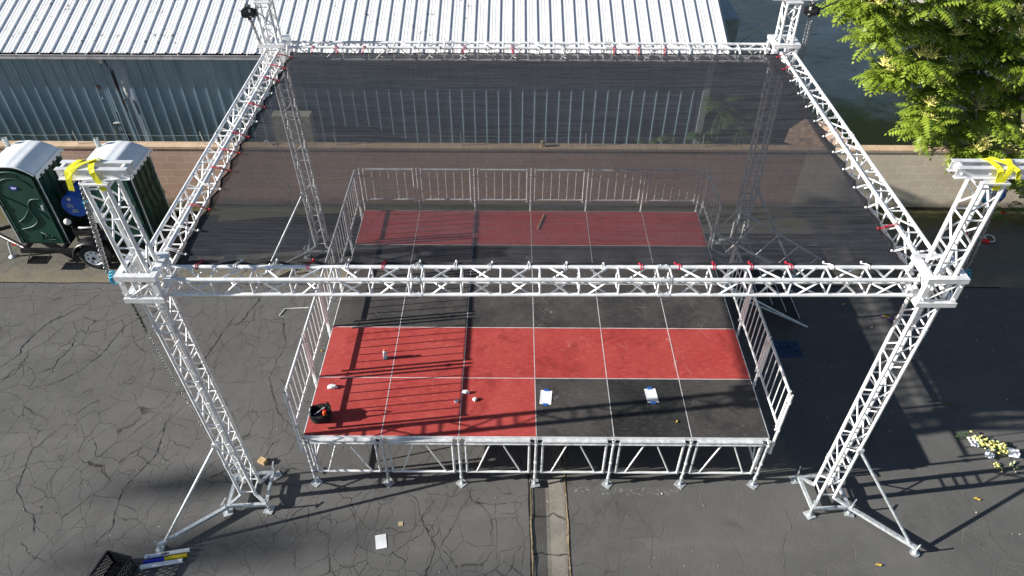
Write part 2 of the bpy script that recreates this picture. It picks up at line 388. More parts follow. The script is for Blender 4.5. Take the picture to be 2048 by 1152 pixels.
    def build(s, name, mats, parent=None, loc=None):
        o = bpy.data.objects.new(name, s.mesh(name, mats)); COL.objects.link(o)
        if parent: o.parent = parent
        if loc is not None: o.location = loc
        return o
def tag(o, label=None, cat=None, group=None, kind=None):
    if label: o['label'] = label
    if cat: o['category'] = cat
    if group: o['group'] = group
    if kind: o['kind'] = kind
    return o
def thing(name, label, cat, loc=(0, 0, 0), rz=0, group=None):
    o = bpy.data.objects.new(name, None); COL.objects.link(o); o.location = loc; o.rotation_euler = (0, 0, rz)
    o.empty_display_size = .1
    return tag(o, label, cat, group)
def copy_tree(o, parent=None):
    c = o.copy(); COL.objects.link(c); c.parent = parent
    for ch in list(KIDS(o)): copy_tree(ch, c)
    return c
def KIDS(o): return [x for x in o.children]
ORD = ['zeroth', 'first', 'second', 'third', 'fourth', 'fifth', 'sixth', 'seventh', 'eighth', 'ninth', 'tenth', 'eleventh', 'twelfth', 'thirteenth',
       'fourteenth', 'fifteenth', 'sixteenth', 'seventeenth', 'eighteenth', 'nineteenth', 'twentieth']
def struct(name, mb, m_): return tag(mb.build(name, m_), kind='structure')

Wd = 1.2192; H = 1.239

# ------------------------------------------------------------------ ground
GX0, GX1 = 3.575, 4.16
def sheet(x0, x1, y0, y1, z=0.0): return [(x0, y0, z), (x1, y0, z), (x1, y1, z), (x0, y1, z)]
g = MB()
for a, b in ((-150, GX0), (GX1, 150)): g.add(sheet(a, b, -120, 5.03), [(0, 1, 2, 3)])
struct('asphalt_ground', g, asph)
g = MB().add(sheet(-150, 150, 5.03, 8.2, .004), [(0, 1, 2, 3)])
struct('rear_pavement', g, asph_old)
g = MB().add(sheet(-150, 150, 8.2, 150, 0), [(0, 1, 2, 3)])
struct('yard_ground', g, yardm)
# shallow V-shaped concrete drain
g = MB(); xs = [GX0, GX0+.05, (GX0+GX1)/2-.03, (GX0+GX1)/2+.03, GX1-.05, GX1]; zs = [0, -.006, -.052, -.05, -.006, 0]
ys = [-12+i*.5 for i in range(35)]
vs = []; fs = []
for y in ys:
    for x, z in zip(xs, zs): vs.append((x, y, z))
for j in range(len(ys)-1):
    for i in range(5): fs.append((j*6+i, j*6+i+1, j*6+7+i, j*6+6+i))
g.add(vs, fs); g.shear(lambda v: Vector((v.x, min(v.y, 5.03), v.z))); struct('drain_gutter', g, concm)
def ragged(x, y0, y1, w, z, seed, m_, name):
    mb = MB(); vs = []; n = int((y1-y0)/.04); fs = []
    for i in range(n+1):
        y = y0+(y1-y0)*i/n; o = noise.noise(Vector((seed, y*1.3, 0)))*.02+noise.noise(Vector((seed, y*7, 2)))*.006
        ww = w*(.55+.9*abs(noise.noise(Vector((seed+5, y*3.2, 1)))))
        vs += [(x+o-ww, y, z), (x+o+ww, y, z)]
        if i: fs.append((2*i-2, 2*i-1, 2*i+1, 2*i))
    mb.add(vs, fs); return struct(name, mb, m_)
ragged(GX0, -6, 5, .02, .006, 1.3, darkcrack, 'gutter_joint')
ragged(GX0+.022, -6, 5, .011, .010, 4.4, dirtm, 'gutter_joint_silt')
ragged(GX1, -6, 5, .018, .006, 8.3, darkcrack, 'gutter_joint')
ragged(GX1+.004, -6, 5, .016, .010, 2.4, dirtm, 'gutter_joint_silt')
# seam where the two asphalt pours meet
mb = MB(); vs = []; fs = []; n = 700
for i in range(n+1):
    x = -14+i*.04; o = noise.noise(Vector((x*1.1, 4, 0)))*.035; w = .012+.02*abs(noise.noise(Vector((x*4, 1, 0))))
    vs += [(x, 5.03+o-w, .008), (x, 5.03+o+w, .008)]
    if i: fs.append((2*i-2, 2*i, 2*i+1, 2*i-1))
mb.add(vs, fs); struct('pavement_seam', mb, darkcrack)
# the long open cracks that stand out from the finer crazing
def long_crack(pts, w, m_, seed):
    P_ = []
    for i in range(len(pts)-1):
        a, b = Vector((*pts[i], .0045)), Vector((*pts[i+1], .0045)); n = max(2, int((b-a).length/.03)); sd = Vector((-(b-a).y, (b-a).x, 0)).normalized()
        for k in range(n): P_.append(a.lerp(b, k/n)+sd*(noise.noise(Vector((seed, len(P_)*.45, 0)))*.022+noise.noise(Vector((seed, len(P_)*.13, 3)))*.03))
    mb = MB(); vs = []; fs = []; N = len(P_)
    for i, q in enumerate(P_):
        t_ = (P_[min(i+1, N-1)]-P_[max(i-1, 0)]).normalized(); sd = Vector((-t_.y, t_.x, 0)); ww = w*(.25+1.6*abs(noise.noise(Vector((seed*3, i*.21, 7)))))*min(1, 6*i/N+.1, 6*(N-1-i)/N+.1)
        vs += [q-sd*ww, q+sd*ww]
        if i: fs.append((2*i-2, 2*i-1, 2*i+1, 2*i))
    mb.add(vs, fs); struct('pavement_crack', mb, m_)
for k, (pts, w) in enumerate((
    ([(-7.4, 2.1), (-6.7, 2.54), (-6.58, 2.7), (-6.5, 2.87), (-6.55, 3.01), (-6.49, 3.35), (-6.41, 3.66), (-6.29, 3.86), (-6.15, 3.97), (-5.82, 4.36)], .012),
    ([(-7.0, 1.7), (-6.52, 2.2), (-6.33, 2.36), (-6.33, 2.59), (-6.31, 2.8), (-6.37, 2.95), (-6.1, 3.3), (-5.95, 3.9)], .008),
    ([(-5.95, 2.35), (-5.66, 2.53), (-5.67, 2.75), (-5.6, 2.93), (-5.54, 3.09), (-5.63, 3.32), (-5.63, 3.58)], .010),
    ([(-5.9, 1.95), (-5.5, 2.1), (-5.14, 2.38), (-5.04, 2.58), (-4.9, 2.81), (-4.84, 3.12), (-4.8, 3.42), (-4.7, 3.75), (-4.3, 4.1), (-4.0, 4.7)], .009),
    ([(-2.9, 2.2), (-2.74, 3.02), (-2.71, 3.18), (-2.67, 3.46), (-2.62, 3.71), (-2.54, 4.0)], .013),
    ([(-2.43, 3.69), (-2.34, 3.97), (-2.28, 4.21), (-2.2, 4.49), (-2.1, 4.95)], .010),
    ([(-4.2, -1.1), (-4.45, -.68), (-4.64, -.55), (-4.99, -.17), (-5.1, .6), (-4.8, 1.2)], .009),
    ([(-3.4, -1.5), (-3.1, -.9), (-3.2, -.2), (-2.9, .5), (-3.0, 1.2), (-2.6, 1.9)], .007),
    ([(1.9, -1.9), (2.1, -1.2), (1.8, -.7), (2.05, -.25)], .007),
    ([(-.4, .9), (-1.0, 1.4), (-1.4, 2.3), (-1.3, 3.2), (-1.6, 4.1)], .007))):
    long_crack(pts, w, darkcrack, 1.7+k)
for k, (pts, w) in enumerate((([(10.2, .6), (10.76, -.17), (10.82, -.47), (10.92, -.67), (10.85, -.93), (10.97, -1.29), (11.2, -1.9)], .010),
    ([(7.3, -2.0), (7.49, -1.25), (7.61, -.9), (7.75, -.78), (7.7, -.3)], .006), ([(5.2, -.5), (5.5, -.9), (5.4, -1.5), (5.7, -2.1)], .005), ([(10.4, 2.9), (11.4, 1.9), (12.2, .9), (13.0, .4)], .006))):
    long_crack(pts, w, palecrack, 21.3+k)
# faint worn paint marks
wornp = bpy.data.materials.new('worn_white_paint'); wornp.use_nodes = True; t = NT(wornp); p = t.pos()
t.base((.36, .36, .35)); a_ = t.ramp(t.noise(p, 16, 4, .7), .5, .66, 0, .55); t.l.new(a_, t.b.inputs['Alpha']); t.b.inputs['Roughness'].default_value = .9
mb = MB().add(sheet(-.75, .55, -1.09, -1.03, .004), [(0, 1, 2, 3)]); struct('worn_paint_mark', mb, wornp)
mb = MB().add(sheet(4.3, 6.1, -.24, -.10, .004), [(0, 1, 2, 3)]); struct('worn_paint_mark', mb, wornp)

# ------------------------------------------------------------------ block walls
def bwall(x0, x1, m_, label):
    t_ = thing('block_wall', label, 'wall', (x0, 8.2, 0))
    MB().box(((x1-x0)/2, 0, .79), (x1-x0, .2, 1.58)).build('wall', m_, t_)
    MB().box(((x1-x0)/2, 0, 1.61), (x1-x0, .25, .06)).build('cap', capm, t_)
bwall(-26, 10.25, blockpink, 'long pinkish-brown concrete block wall running behind the toilets and stage')
bwall(10.254, 34, blockbeige, 'sunlit beige concrete block wall below the overhanging tree')
t_ = thing('wire_fence', 'thin wire strung on short rods along the top of the block wall', 'fence', (0, 8.2, 1.64))
for x in (-10.1, -7.1, -4.1, -.95, 2.04, 5.0, 7.78, 10.6):
    MB().tube((x, 0, 0), (x-.02, 0, .34), .011, 6).build('post', galv, t_)
MB().path([(x*1.0-10.1, 0, .24+.02*math.sin(x*2.1)) for x in range(0, 22)], .003, 4).build('wire', galv, t_)
o = MB(); o.box((0, 0, .055), (.09, .1, .11)).box((-.02, -.01, .13), (.06, .07, .04), Matrix.Rotation(.4, 3, 'Z')); o = o.build('broken_block', cardm, None, (3.98, 8.19, 1.64))
tag(o, 'small broken piece of block lying on top of the pink-brown wall', 'brick')
o = MB().path([(0, 0, .06), (.05, .02, .1), (.12, .0, .05), (.16, 0, 0)], .02, 6).build('litter_scrap', whiteplastic, None, (-4.95+2.3, 8.2, 1.65))
tag(o, 'pale crumpled scrap lying on the wall cap left of the rear tower', 'litter')

# ------------------------------------------------------------------ shed
YB = 9.85; EY = 9.6; EZ = 3.28; SL = .31; PER = .3048; XR = 8.42
shed = thing('metal_shed', 'long metal shed with white corrugated roof and ribbed walls tinted blue-grey as in shade', 'building', (0, YB, 0))
def profile(x0, n, rib=.034):
    P = []
    for i in range(n):
        a = x0+i*PER
        P += [(a, 0), (a+.085, 0), (a+.09, .004), (a+.10, .004), (a+.105, 0), (a+.16, 0), (a+.165, .004), (a+.175, .004), (a+.18, 0),
              (a+.245, 0), (a+.26, rib), (a+.288, rib), (a+.3046, 0)]
    return P
nper = 78; x0 = XR-nper*PER
P = profile(x0, nper, .027)
yr = [0, 6.2]; mb = MB(); vs = []
rows = [(EY-YB, EZ), (EY-YB+6.0, EZ+6.0*SL), (EY-YB+12.2, EZ)]
for (y, z) in rows: vs += [(x, y, z+h) for x, h in P]
n = len(P); fs = [(j*n+i, j*n+i+1, (j+1)*n+i+1, (j+1)*n+i) for j in range(2) for i in range(n-1)]
mb.add(vs, fs); mb.build('roof', roofm, shed)
# closed dark underside of ribs + fascia
MB().box(((x0+XR)/2, EY-YB+.035, EZ-.03), (XR-x0, .02, .055)).build('eave_closure', gutdark, shed)
gm = MB(); L = XR-x0+.05; xc = (x0+XR)/2
gm.box((xc, EY-YB-.012, EZ-.115), (L, .10, .012)).box((xc, EY-YB+.035, EZ-.085), (L, .008, .06)).box((xc, EY-YB-.065, EZ-.075), (L, .010, .10)).box((xc, EY-YB-.072, EZ-.022), (L, .022, .012))
gt = gm.build('gutter', gutm, shed)
MB().box((xc, EY-YB-.012, EZ-.098), (L-.02, .085, .02)).build('gutter_floor', gutdark, gt)  # dark strip along the inside of the gutter
for i in range(40): MB().box((XR-.5-i*.55, EY-YB-.02, EZ-.02), (.022, .12, .008)).build('gutter_strap', whiteplastic, gt)
# front wall, ribs towards the camera
P2 = profile(x0, nper, .022); XW = XR-.33
mb = MB(); vs = []
Pw = [(x, h) for x, h in P2 if x < XW]
for z in (0, EZ-.03): vs += [(x, -h*1.55, z) for x, h in Pw]
n = len(Pw); mb.add(vs, [(i, i+1, n+i+1, n+i) for i in range(n-1)]); mb.build('front_wall', wallsheet, shed)
MB().box((XW-.01, .0, (EZ-.05)/2), (.16, .09, EZ-.06)).build('corner_trim', trim, shed)
MB().box((XW+.04, 5.9, 1.6), (.05, 11.6, 3.2)).build('side_wall', wallsheet, shed)
# gable edge trim
gb = MB()
for a, b in ((rows[0], rows[1]), (rows[1], rows[2])): gb.tube((XR+.015, a[0], a[1]-.02), (XR+.015, b[0], b[1]-.02), .035, 4)
gb.build('gable_trim', gutm, shed)
# damaged sheet
dp = MB()
dp.box((-7.02, -.010, 1.62), (.28, .010, 1.9), Matrix.Rotation(.02, 3, 'Y')).box((-6.76, -.012, 1.66), (.24, .010, 2.0), Matrix.Rotation(-.02, 3, 'Y'))
for q in (-.08, -.02, .04, .1): dp.tube((-7.02+q, -.016, .7), (-7.02+q, -.016, 2.55), .004, 4)
dp = dp.build('loose_sheet', wallsheet, shed)
MB().box((-6.42, -.014, 1.7), (.27, .012, 2.6), Matrix.Rotation(.012, 3, 'Y')).build('faded_sheet', wallpatch, shed)
for (x, z, w, h, a) in ((-6.6, 2.3, .03, .9, .05), (-6.58, 1.75, .05, .25, -.1), (-6.84, 1.15, .035, .95, -.09), (-6.33, 1.75, .02, .4, -.06), (-6.25, 1.25, .02, .16, -.05), (-6.95, 1.05, .05, .06, .3), (-6.97, 1.25, .02, .1, .3), (-6.68, 2.93, .02, .2, -.2)):
    MB().box((x, -.026, z), (w, .008, h), Matrix.Rotation(a, 3, 'Y')).build('torn_gap', voidm, shed)
for (x, z, w, h) in ((-7.08, 2.3, .08, .13), (-6.55, 1.95, .06, .16), (-6.63, 2.5, .02, .7)): MB().sphere((x, -.022, z), .5, 8, 5, (w, .03, h)).build('rust_stain', rustm, shed)
for (x, z, w, h) in ((-6.45, 2.25, .10, .5), (-6.8, 3.0, .18, .18), (-7.12, 1.05, .06, .5), (-6.98, 1.3, .28, .07), (-7.1, 2.0, .05, .08)): MB().sphere((x, -.018, z), .5, 9, 6, (w, .03, h)).build('paint_smear', wallmuck, shed)
# cooler and pipework at the far gable end
ac = thing('cooling_unit', 'blue-grey metal cooling unit bracketed on the gable end of the shed', 'air conditioner', (8.95, 13.1, 2.5))
MB().box((0, 0, .3), (.75, 1.5, .62)).build('casing', mat('cooler_grey', (.3, .38, .44), .5), ac)
for q in range(9): MB().box((-.3+q*.075, -.755, .3), (.02, .01, .5)).build('louvre', greyplastic, ac)
for x in (-.3, .32): MB().tube((x, -.7, -.01), (x, -.7, -2.48), .025, 6).build('bracket_leg', galv, ac)
MB().tube((-.3, -.7, -.2), (.32, -.7, -1.4), .015, 6).build('bracket_brace', galv, ac)
hs = thing('pipe_cluster', 'tangle of dark hoses and valves sticking out of the shed gable end', 'hose', (8.5, 11.2, 2.6))
MB().tube((-.35, 0, 0), (.12, 0, 0), .02, 8).tube((.1, 0, 0), (.2, .1, .05), .05, 8).build('valve', galv, hs)
MB().path([(.15+.25*math.sin(i*.45)+.03*i*.3, .25*math.cos(i*.45)-.1, -.25-.02*i) for i in range(18)], .017, 6).build('coiled_hose', cablem, hs)
MB().path([(.1+.05*i, .3*math.sin(i*.8), .1-.05*i) for i in range(9)], .012, 6).build('loose_hose', cablem, hs)
bx = thing('metal_cabinet', 'beige metal cabinet standing against the shed behind the rear left tower', 'cabinet', (-2.3, 9.5, 0))
MB().box((0, 0, 1.35), (.95, .3, .85)).build('cabinet_body', beige, bx)
MB().box((.02, 0, .8), (.8, .26, .26)).build('cabinet_base', beige, bx)
for x in (-.36, .36): MB().tube((x, 0, 0), (x, 0, .68), .02, 6).build('leg', galv, bx)
o = MB(); M_ = Matrix.Translation((10.55, 8.75, 1.74)) @ Matrix.Rotation(.42, 4, 'X')
o.prism([(-.75, -.3), (-.55, .1), (-.15, .38), (.35, .3), (.62, .05), (.8, -.3), (.4, -.4), (-.4, -.42)], 0, .02, 0, M_)
o = o.build('leaning_board', mat('tan_board', (.62, .42, .3), .8, 0, .25, 8)); tag(o, 'ragged tan board leaning behind the block wall near the saplings', 'board')

# ------------------------------------------------------------------ box truss
def frame_axes(a, b):
    ax = (b-a).normalized(); up = Vector((0, 0, 1))
    if abs(ax.z) > .9: sd = Vector((0, 1, 0)); sd = (sd-ax*sd.dot(ax)).normalized(); up2 = Vector((1, 0, 0)); up2 = (up2-ax*up2.dot(ax)-sd*up2.dot(sd)).normalized(); return ax, sd, up2
    sd = ax.cross(up).normalized(); return ax, sd, sd.cross(ax)
def section(a, b, parent, s=.12, bay=.445, rc=.0255, rb=.0125, flip=0, joint=False):
    a, b = Vector(a), Vector(b); ax, sd, up = frame_axes(a, b); Ln = (b-a).length
    P = lambda u, i, j: a+ax*u+sd*(i*s)+up*(j*s)
    for i in (-1, 1):
        for j in (-1, 1):
            MB().tube(P(.0, i, j), P(Ln, i, j), rc, 14).build('chord', alu, parent)
            for u in ((.0,) if joint else ()):
                mb = MB().tube(P(u-.07, i, j), P(u+.07, i, j), rc*1.2, 12)
                for q in (-.035, .035): mb.tube(P(u+q, i, j)-up*.042, P(u+q, i, j)+up*.042, .009, 6)
                mb.build('coupler', alud, parent)
    nb = max(1, round((Ln-.16)/bay)); st = (Ln-.16)/nb
    F4 = ((-1, 1, 1, 1), (-1, -1, 1, -1), (-1, -1, -1, 1), (1, -1, 1, 1))
    for k in range(nb+1):
        u = .08+k*st
        for (i0, j0, i1, j1) in F4: MB().tube(P(u, i0, j0), P(u, i1, j1), rb, 7, cap=False).build('strut', alu, parent)
    for k in range(nb):
        um = .08+(k+.5)*st; hl = min(.13, st*.36)
        q = (k+flip) % 2
        for f, (i0, j0, i1, j1) in enumerate(F4):
            sw = (q+(1 if f in (1, 3) else 0)) % 2
            A = (i0, j0) if not sw else (i1, j1); B = (i1, j1) if not sw else (i0, j0)
            MB().tube(P(um-hl, *A), P(um+hl, *B), rb, 7, cap=False).build('brace', alu, parent)
FL = (-1.205, -.25, 4.66); FR = (8.42, -.25, 4.715); RL = (-1.245, 6.3, 4.78); RR = (8.34, 6.3, 4.78)
def truss(name, label, a, b, n, g_):
    t_ = thing(name, label, 'truss', a, 0, g_); a, b = Vector(a), Vector(b)
    for k in range(n): section((b-a)*(k/n), (b-a)*((k+1)/n), t_, flip=k, joint=k > 0)
GT = 'horizontal trusses of the roof frame'
truss('box_truss', 'front horizontal box truss spanning above the deck between the two near towers', (FL[0]+.27, FL[1], FL[2]), (FR[0]-.27, FR[1], FR[2]), 3, GT)
truss('box_truss', 'rear horizontal box truss in front of the white shed roof', (RL[0]+.27, RL[1], RL[2]), (RR[0]-.27, RR[1], RR[2]), 3, GT)
truss('box_truss', 'left side box truss running back from the near left tower', (FL[0], FL[1]+.27, FL[2]+.03), (RL[0]+.03, RL[1]-.27, RL[2]), 2, GT)
truss('box_truss', 'right side box truss running back beside the yard and tree', (FR[0]+.02, FR[1]+.27, FR[2]), (RR[0]+.02, RR[1]-.27, RR[2]), 2, GT)

# ------------------------------------------------------------------ towers
def tower(base, top, ztop, label, foot, braceh, padoff, grp):
    bx_, by_ = base; tx, ty, tz = top
    kx, ky = (tx-bx_)/tz, (ty-by_)/tz
    t_ = thing('truss_tower', label, 'truss tower', (bx_, by_, 0), 0, grp)
    at = lambda z: Vector((kx*z, ky*z, z))
    for k, (z0, z1) in enumerate(((.16, .95), (.95, 3.95), (3.95, ztop))): section(at(z0), at(z1), t_, bay=.45, flip=k, joint=k > 0)
    f = MB(); h = .30; rz = Matrix.Rotation(R(4), 3, 'Z'); C = [rz @ Vector((x*h, y*h, .13)) for x, y in ((-1, -1), (1, -1), (1, 1), (-1, 1))]
    def sq(p, q, w=.05, mi=0):
        p, q = Vector(p), Vector(q); ax = (q-p).normalized(); sd = ax.cross(Vector((0, 0, 1))).normalized(); up = sd.cross(ax)
        vs = []
        for e in (p, q):
            for a_, b_ in ((-1, -1), (1, -1), (1, 1), (-1, 1)): vs.append(e+sd*a_*w/2+up*b_*w/2)
        f.add(vs, [(0, 1, 2, 3), (7, 6, 5, 4)]+[(i, i+4, (i+1) % 4+4, (i+1) % 4) for i in range(4)], False, mi)
    for i in range(4): sq(C[i], C[(i+1) % 4]); sq(C[i]+Vector((0, 0, .004)), Vector((.11*(1 if C[i].x > 0 else -1), .11*(1 if C[i].y > 0 else -1), .16)), .045)
    f.build('base_frame', galv, t_)
    for i, cc in enumerate(C):
        ang = (R(20), R(-12), R(40), R(5))[i]; Rm = Matrix.Rotation(ang, 3, 'Z')
        q = cc.copy(); q = q*1.09; q.z = 0
        j = MB().box((q.x, q.y, .012), (.15, .15, .008), Rm); j.tube((q.x, q.y, .014), (q.x, q.y, .06), .03, 8); 
        j.build('foot_plate', galv, t_)
        MB().tube((q.x, q.y, .03), (q.x, q.y, .3), .014, 8).box((q.x, q.y, .31), (.14, .02, .015), Matrix.Rotation(ang+1, 3, 'Z')).build('jack_screw', galv, t_)
    fx, fy = foot[0]-bx_, foot[1]-by_; c0 = min(C, key=lambda v: (v.x-fx)**2+(v.y-fy)**2)
    f = MB(); sq(c0, (fx, fy, .13), .055); f.build('outrigger', galv, t_)
    ch = at(braceh)+Vector((.12*(1 if fx > 0 else -1), -.12, 0))
    e = Vector((fx, fy, .16)) + (Vector((c0.x, c0.y, .16))-Vector((fx, fy, .16))).normalized()*.13
    MB().tube(ch, e, .024, 12).build('diagonal_brace', galv, t_)
    MB().tube((fx, fy, .02), (fx, fy, .25), .013, 8).tube((fx, fy, .006), (fx, fy, .022), .07, 14).tube((fx, fy, .022), (fx, fy, .06), .04, 12, .02).build('outrigger_foot', galv, t_)
    cl = MB(); cl.box(ch, (.09, .09, .09)); cl.tube(ch+Vector((-.05, -.05, 0)), ch+Vector((.05, .05, .0)), .012, 6); cl.build('brace_clamp', alud, t_)
    return t_
GTW = 'four upright truss towers'
tower((-1.01, -.25), (-1.20, -.25, 4.7), 6.16, 'near left truss tower with lower outrigger beside the crate and rolled banners', (-2.17, -1.26), 1.5, 0, GTW)
tower((8.40, -.24), (8.43, -.25, 4.7), 6.22, 'near right truss tower rising beside the bouquet on the asphalt', (9.53, -1.24), 1.45, 0, GTW)
tower((-1.16, 6.3), (-1.26, 6.3, 4.7), 5.72, 'far left truss tower seen through the mesh beside the portable toilets', (-2.27, 5.15), 1.6, 0, GTW)
tower((8.46, 6.3), (8.34, 6.3, 4.7), 5.74, 'far right truss tower seen through the mesh behind the stage stairs', (9.6, 5.3), 1.8, 0, GTW)

def sleeve(c, zt, zb, label, half=.245):
    x, y = c; t_ = thing('sleeve_block', label, 'sleeve block', (x, y, zb), 0, 'sleeve blocks joining trusses to towers')
    Hh = zt-zb
    for nm, z in (('top_frame', Hh-.035), ('bottom_frame', .035)):
        f = MB(); w = .075
        for sg in (-1, 1):
            f.box((0, sg*(half-w/2), z+.03), (2*half, w, .010)); f.box((0, sg*(half-.005), z-.003), (2*half, .010, .06))
            f.box((sg*(half-w/2), 0, z+.032), (w, 2*half-2*w-.002, .010)); f.box((sg*(half-.005), 0, z-.003), (.010, 2*half-.022, .06))
        f.build(nm, platealu, t_)
    for sx in (-1, 1):
        for sy in (-1, 1):
            p = MB(); p.box((sx*.19, sy*(half-.022), Hh/2), (.065, .010, Hh-.13)).box((sx*(half-.022), sy*.19, Hh/2), (.010, .065, Hh-.13))
            for zz in (.12, Hh-.12): p.tube((sx*.19, sy*(half-.02), zz), (sx*.19, sy*(half+.005), zz), .012, 6); p.tube((sx*(half-.02), sy*.19, zz), (sx*(half+.008), sy*.19, zz), .012, 6)
            p.build('corner_plate', platealu, t_)
    for sx in (-1, 1):
        r_ = MB()
        for zz in (.09, Hh-.11): r_.tube((sx*.165, -.05, zz), (sx*.165, .05, zz), .028, 10)
        r_.build('roller', whiteplastic, t_)
    cr = MB(); cr.tube((-.2, -half+.03, .06), (.2, -half+.03, Hh-.08), .011, 6); cr.tube((half-.03, -.2, .06), (half-.03, .2, Hh-.08), .011, 6); cr.build('cross_brace', alu, t_)
sleeve((FL[0], FL[1]), 4.92, 4.50, 'aluminium sleeve block around the near left tower')
sleeve((FR[0], FR[1]), 4.95, 4.50, 'aluminium sleeve block around the near right tower')
sleeve((RL[0], RL[1]), 5.0, 4.57, 'aluminium sleeve block around the far left tower before the shed roof')
sleeve((RR[0], RR[1]), 5.04, 4.60, 'aluminium sleeve block around the far right tower before the yard')

def head(c, z, half, label):
    x, y = c; t_ = thing('hoist_beam', label, 'beam', (x, y, z), 0, 'twin beams capping the towers')
    for sy in (-1, 1):
        yy = sy*.072; b_ = MB()
        b_.box((0, yy, .065), (2*half, .007, .118)).box((0, yy, .004), (2*half, .06, .008)).box((0, yy, .126), (2*half, .06, .008))
        for q in (-.85, -.15, .1, .85): b_.tube((q*half, yy-.02, .05), (q*half, yy+.02, .05), .013, 6)
        b_.build('i_beam', platealu, t_)
    for sx in (-1, 1): MB().tube((sx*(half-.06), -.035, .08), (sx*(half-.06), .035, .08), .05, 14).build('pulley', whiteplastic, t_)
    MB().box((0, 0, -.035), (.3, .3, .02)).box((0, 0, -.012), (.24, .2, .022)).build('saddle_plate', platealu, t_)
head((-1.245, -.27), 6.19, .385, 'pair of aluminium I-beams with yellow strap on the near left tower')
head((8.44, -.27), 6.26, .44, 'pair of aluminium I-beams with yellow strap on the near right tower')
head((-1.28, 6.3), 5.76, .4, 'pair of aluminium I-beams on the far left tower at the top edge')
head((8.32, 6.3), 5.80, .4, 'pair of aluminium I-beams on the far right tower at the top edge')

def strap(x, y, z, lab, text=False, fl=1):
    t_ = thing('lifting_strap', lab, 'strap', (x, y, z), 0, 'yellow lifting straps on the beams')
    for k, (dx, tw) in enumerate(((-.11, .05), (.07, -.06))):
        pts = []
        loop = [(-.125, -.12), (-.13, .0), (-.125, .11), (-.08, .142), (0, .148), (.08, .142), (.125, .11), (.13, 0), (.125, -.12)]
        pts = [(dx+tw*(i-4)/4*1.6*fl, p[0], p[1]) for i, p in enumerate(loop)]
        MB().ribbon(pts, (1, 0, 0), .062, .005).build('webbing', yellow, t_)
    MB().ribbon([(-.15*fl, -.133, .02), (-.11*fl, -.128, .12), (-.03*fl, -.03, .158), (.10*fl, .09, .156), (.12*fl, .137, .1)], (1, 0, .1), .05, .005).build('webbing', yellow, t_)
    if text:
        cu = bpy.data.curves.new('strap_text', 'FONT'); cu.body = 'WLL'; cu.size = .06; cu.extrude = .0006; cu.align_x = 'CENTER'
        o = bpy.data.objects.new('lettering', cu); COL.objects.link(o)
        dg = bpy.context.evaluated_depsgraph_get(); me = bpy.data.meshes.new_from_object(o.evaluated_get(dg)); bpy.data.objects.remove(o)
        me.materials.clear(); me.materials.append(inkm)
        o = bpy.data.objects.new('lettering', me); COL.objects.link(o); o.parent = t_
        o.location = (.035, -.1345, .0); o.rotation_euler = (R(90), R(90), 0)
strap(-1.33, -.27, 6.19, 'bright yellow strap looped over beams left of the mesh, without lettering visible')
strap(8.50, -.27, 6.26, 'bright yellow strap with black letters WLL on the near right tower beams', True, -1)

# chains
def chain(pts, label, m_=chainm, link=.042, wr=.005, strands=1, spread=.05):
    rnd = random.Random(len(label)); G_ = 'hoist chains on the towers'
    root = thing('lifting_chain', label, 'chain', (0, 0, 0), 0, G_) if strands > 1 else None
    for s_k in range(strands):
        mb = MB()
        off = Vector((rnd.uniform(-spread, spread), rnd.uniform(-spread, spread), 0)) if strands > 1 else Vector((0, 0, 0))
        P_ = [Vector(p)+off for p in pts]; Ls = [(P_[i+1]-P_[i]).length for i in range(len(P_)-1)]; tot = sum(Ls); nn = int(tot/(link*.78))
        for k in range(nn):
            s0 = tot*(k+.5)/nn; i = 0
            while i < len(Ls)-1 and s0 > Ls[i]: s0 -= Ls[i]; i += 1
            p = P_[i].lerp(P_[i+1], s0/Ls[i]); ax = (P_[i+1]-P_[i]).normalized(); b = ax.orthogonal().normalized(); c = ax.cross(b)
            ang = (k % 2)*math.pi/2+rnd.uniform(-.3, .3); sd = b*math.cos(ang)+c*math.sin(ang)
            loop = [p+ax*(link*.62*math.cos(t*math.pi/3))+sd*(link*.3*math.sin(t*math.pi/3)) for t in range(6)]
            mb.path(loop, wr, 4, closed=True)
        if root: mb.build('chain_strand', m_, root)
        else: tag(mb.build('lifting_chain', m_), label, 'chain', G_)
chain([(-1.52, -.12, 6.2), (-1.60, -.15, 5.6), (-1.68, -.2, 4.8), (-1.62, -.25, 4.62)], 'bunched chain hanging left of the near left tower above its sleeve', chainm, strands=5, spread=.035)
chain([(-1.42, -.42, 4.48), (-1.40, -.42, 4.2), (-1.39, -.43, 3.95)], 'short dark bunch of chain below the near left sleeve block', chaind, strands=4, spread=.03)
chain([(-1.39, -.43, 3.95), (-1.34, -.43, 3.2), (-1.25, -.42, 2.1), (-1.2, -.42, 1.6)], 'single pale chain hanging down the near left tower', chainm, link=.035)
chain([(8.74, -.05, 6.2), (8.80, -.08, 5.4), (8.84, -.08, 4.9), (8.8, -.1, 4.7)], 'bunched chain hanging right of the near right tower above its sleeve', chainm, strands=5, spread=.05)
chain([(8.72, -.2, 4.5), (8.70, -.2, 3.6), (8.62, -.2, 2.4), (8.58, -.2, 1.2)], 'long chain hanging down the near right tower towards its base', chainm, strands=2, spread=.03)
chain([(-1.50, 6.1, 5.45), (-1.45, 6.1, 5.2), (-1.42, 6.1, 4.95)], 'pale chain under the hoist of the far left tower', chainm, strands=3, spread=.03)
chain([(8.66, 6.15, 5.45), (8.68, 6.15, 5.0), (8.66, 6.15, 4.4)], 'pale chain under the hoist of the far right tower', chainm, strands=3, spread=.05)
chain([(-1.62, 6.1, 4.5), (-1.55, 6.0, 3.2), (-1.5, 6.0, 1.4)], 'chain hanging beside the far left tower behind the mesh', chainm, strands=1)
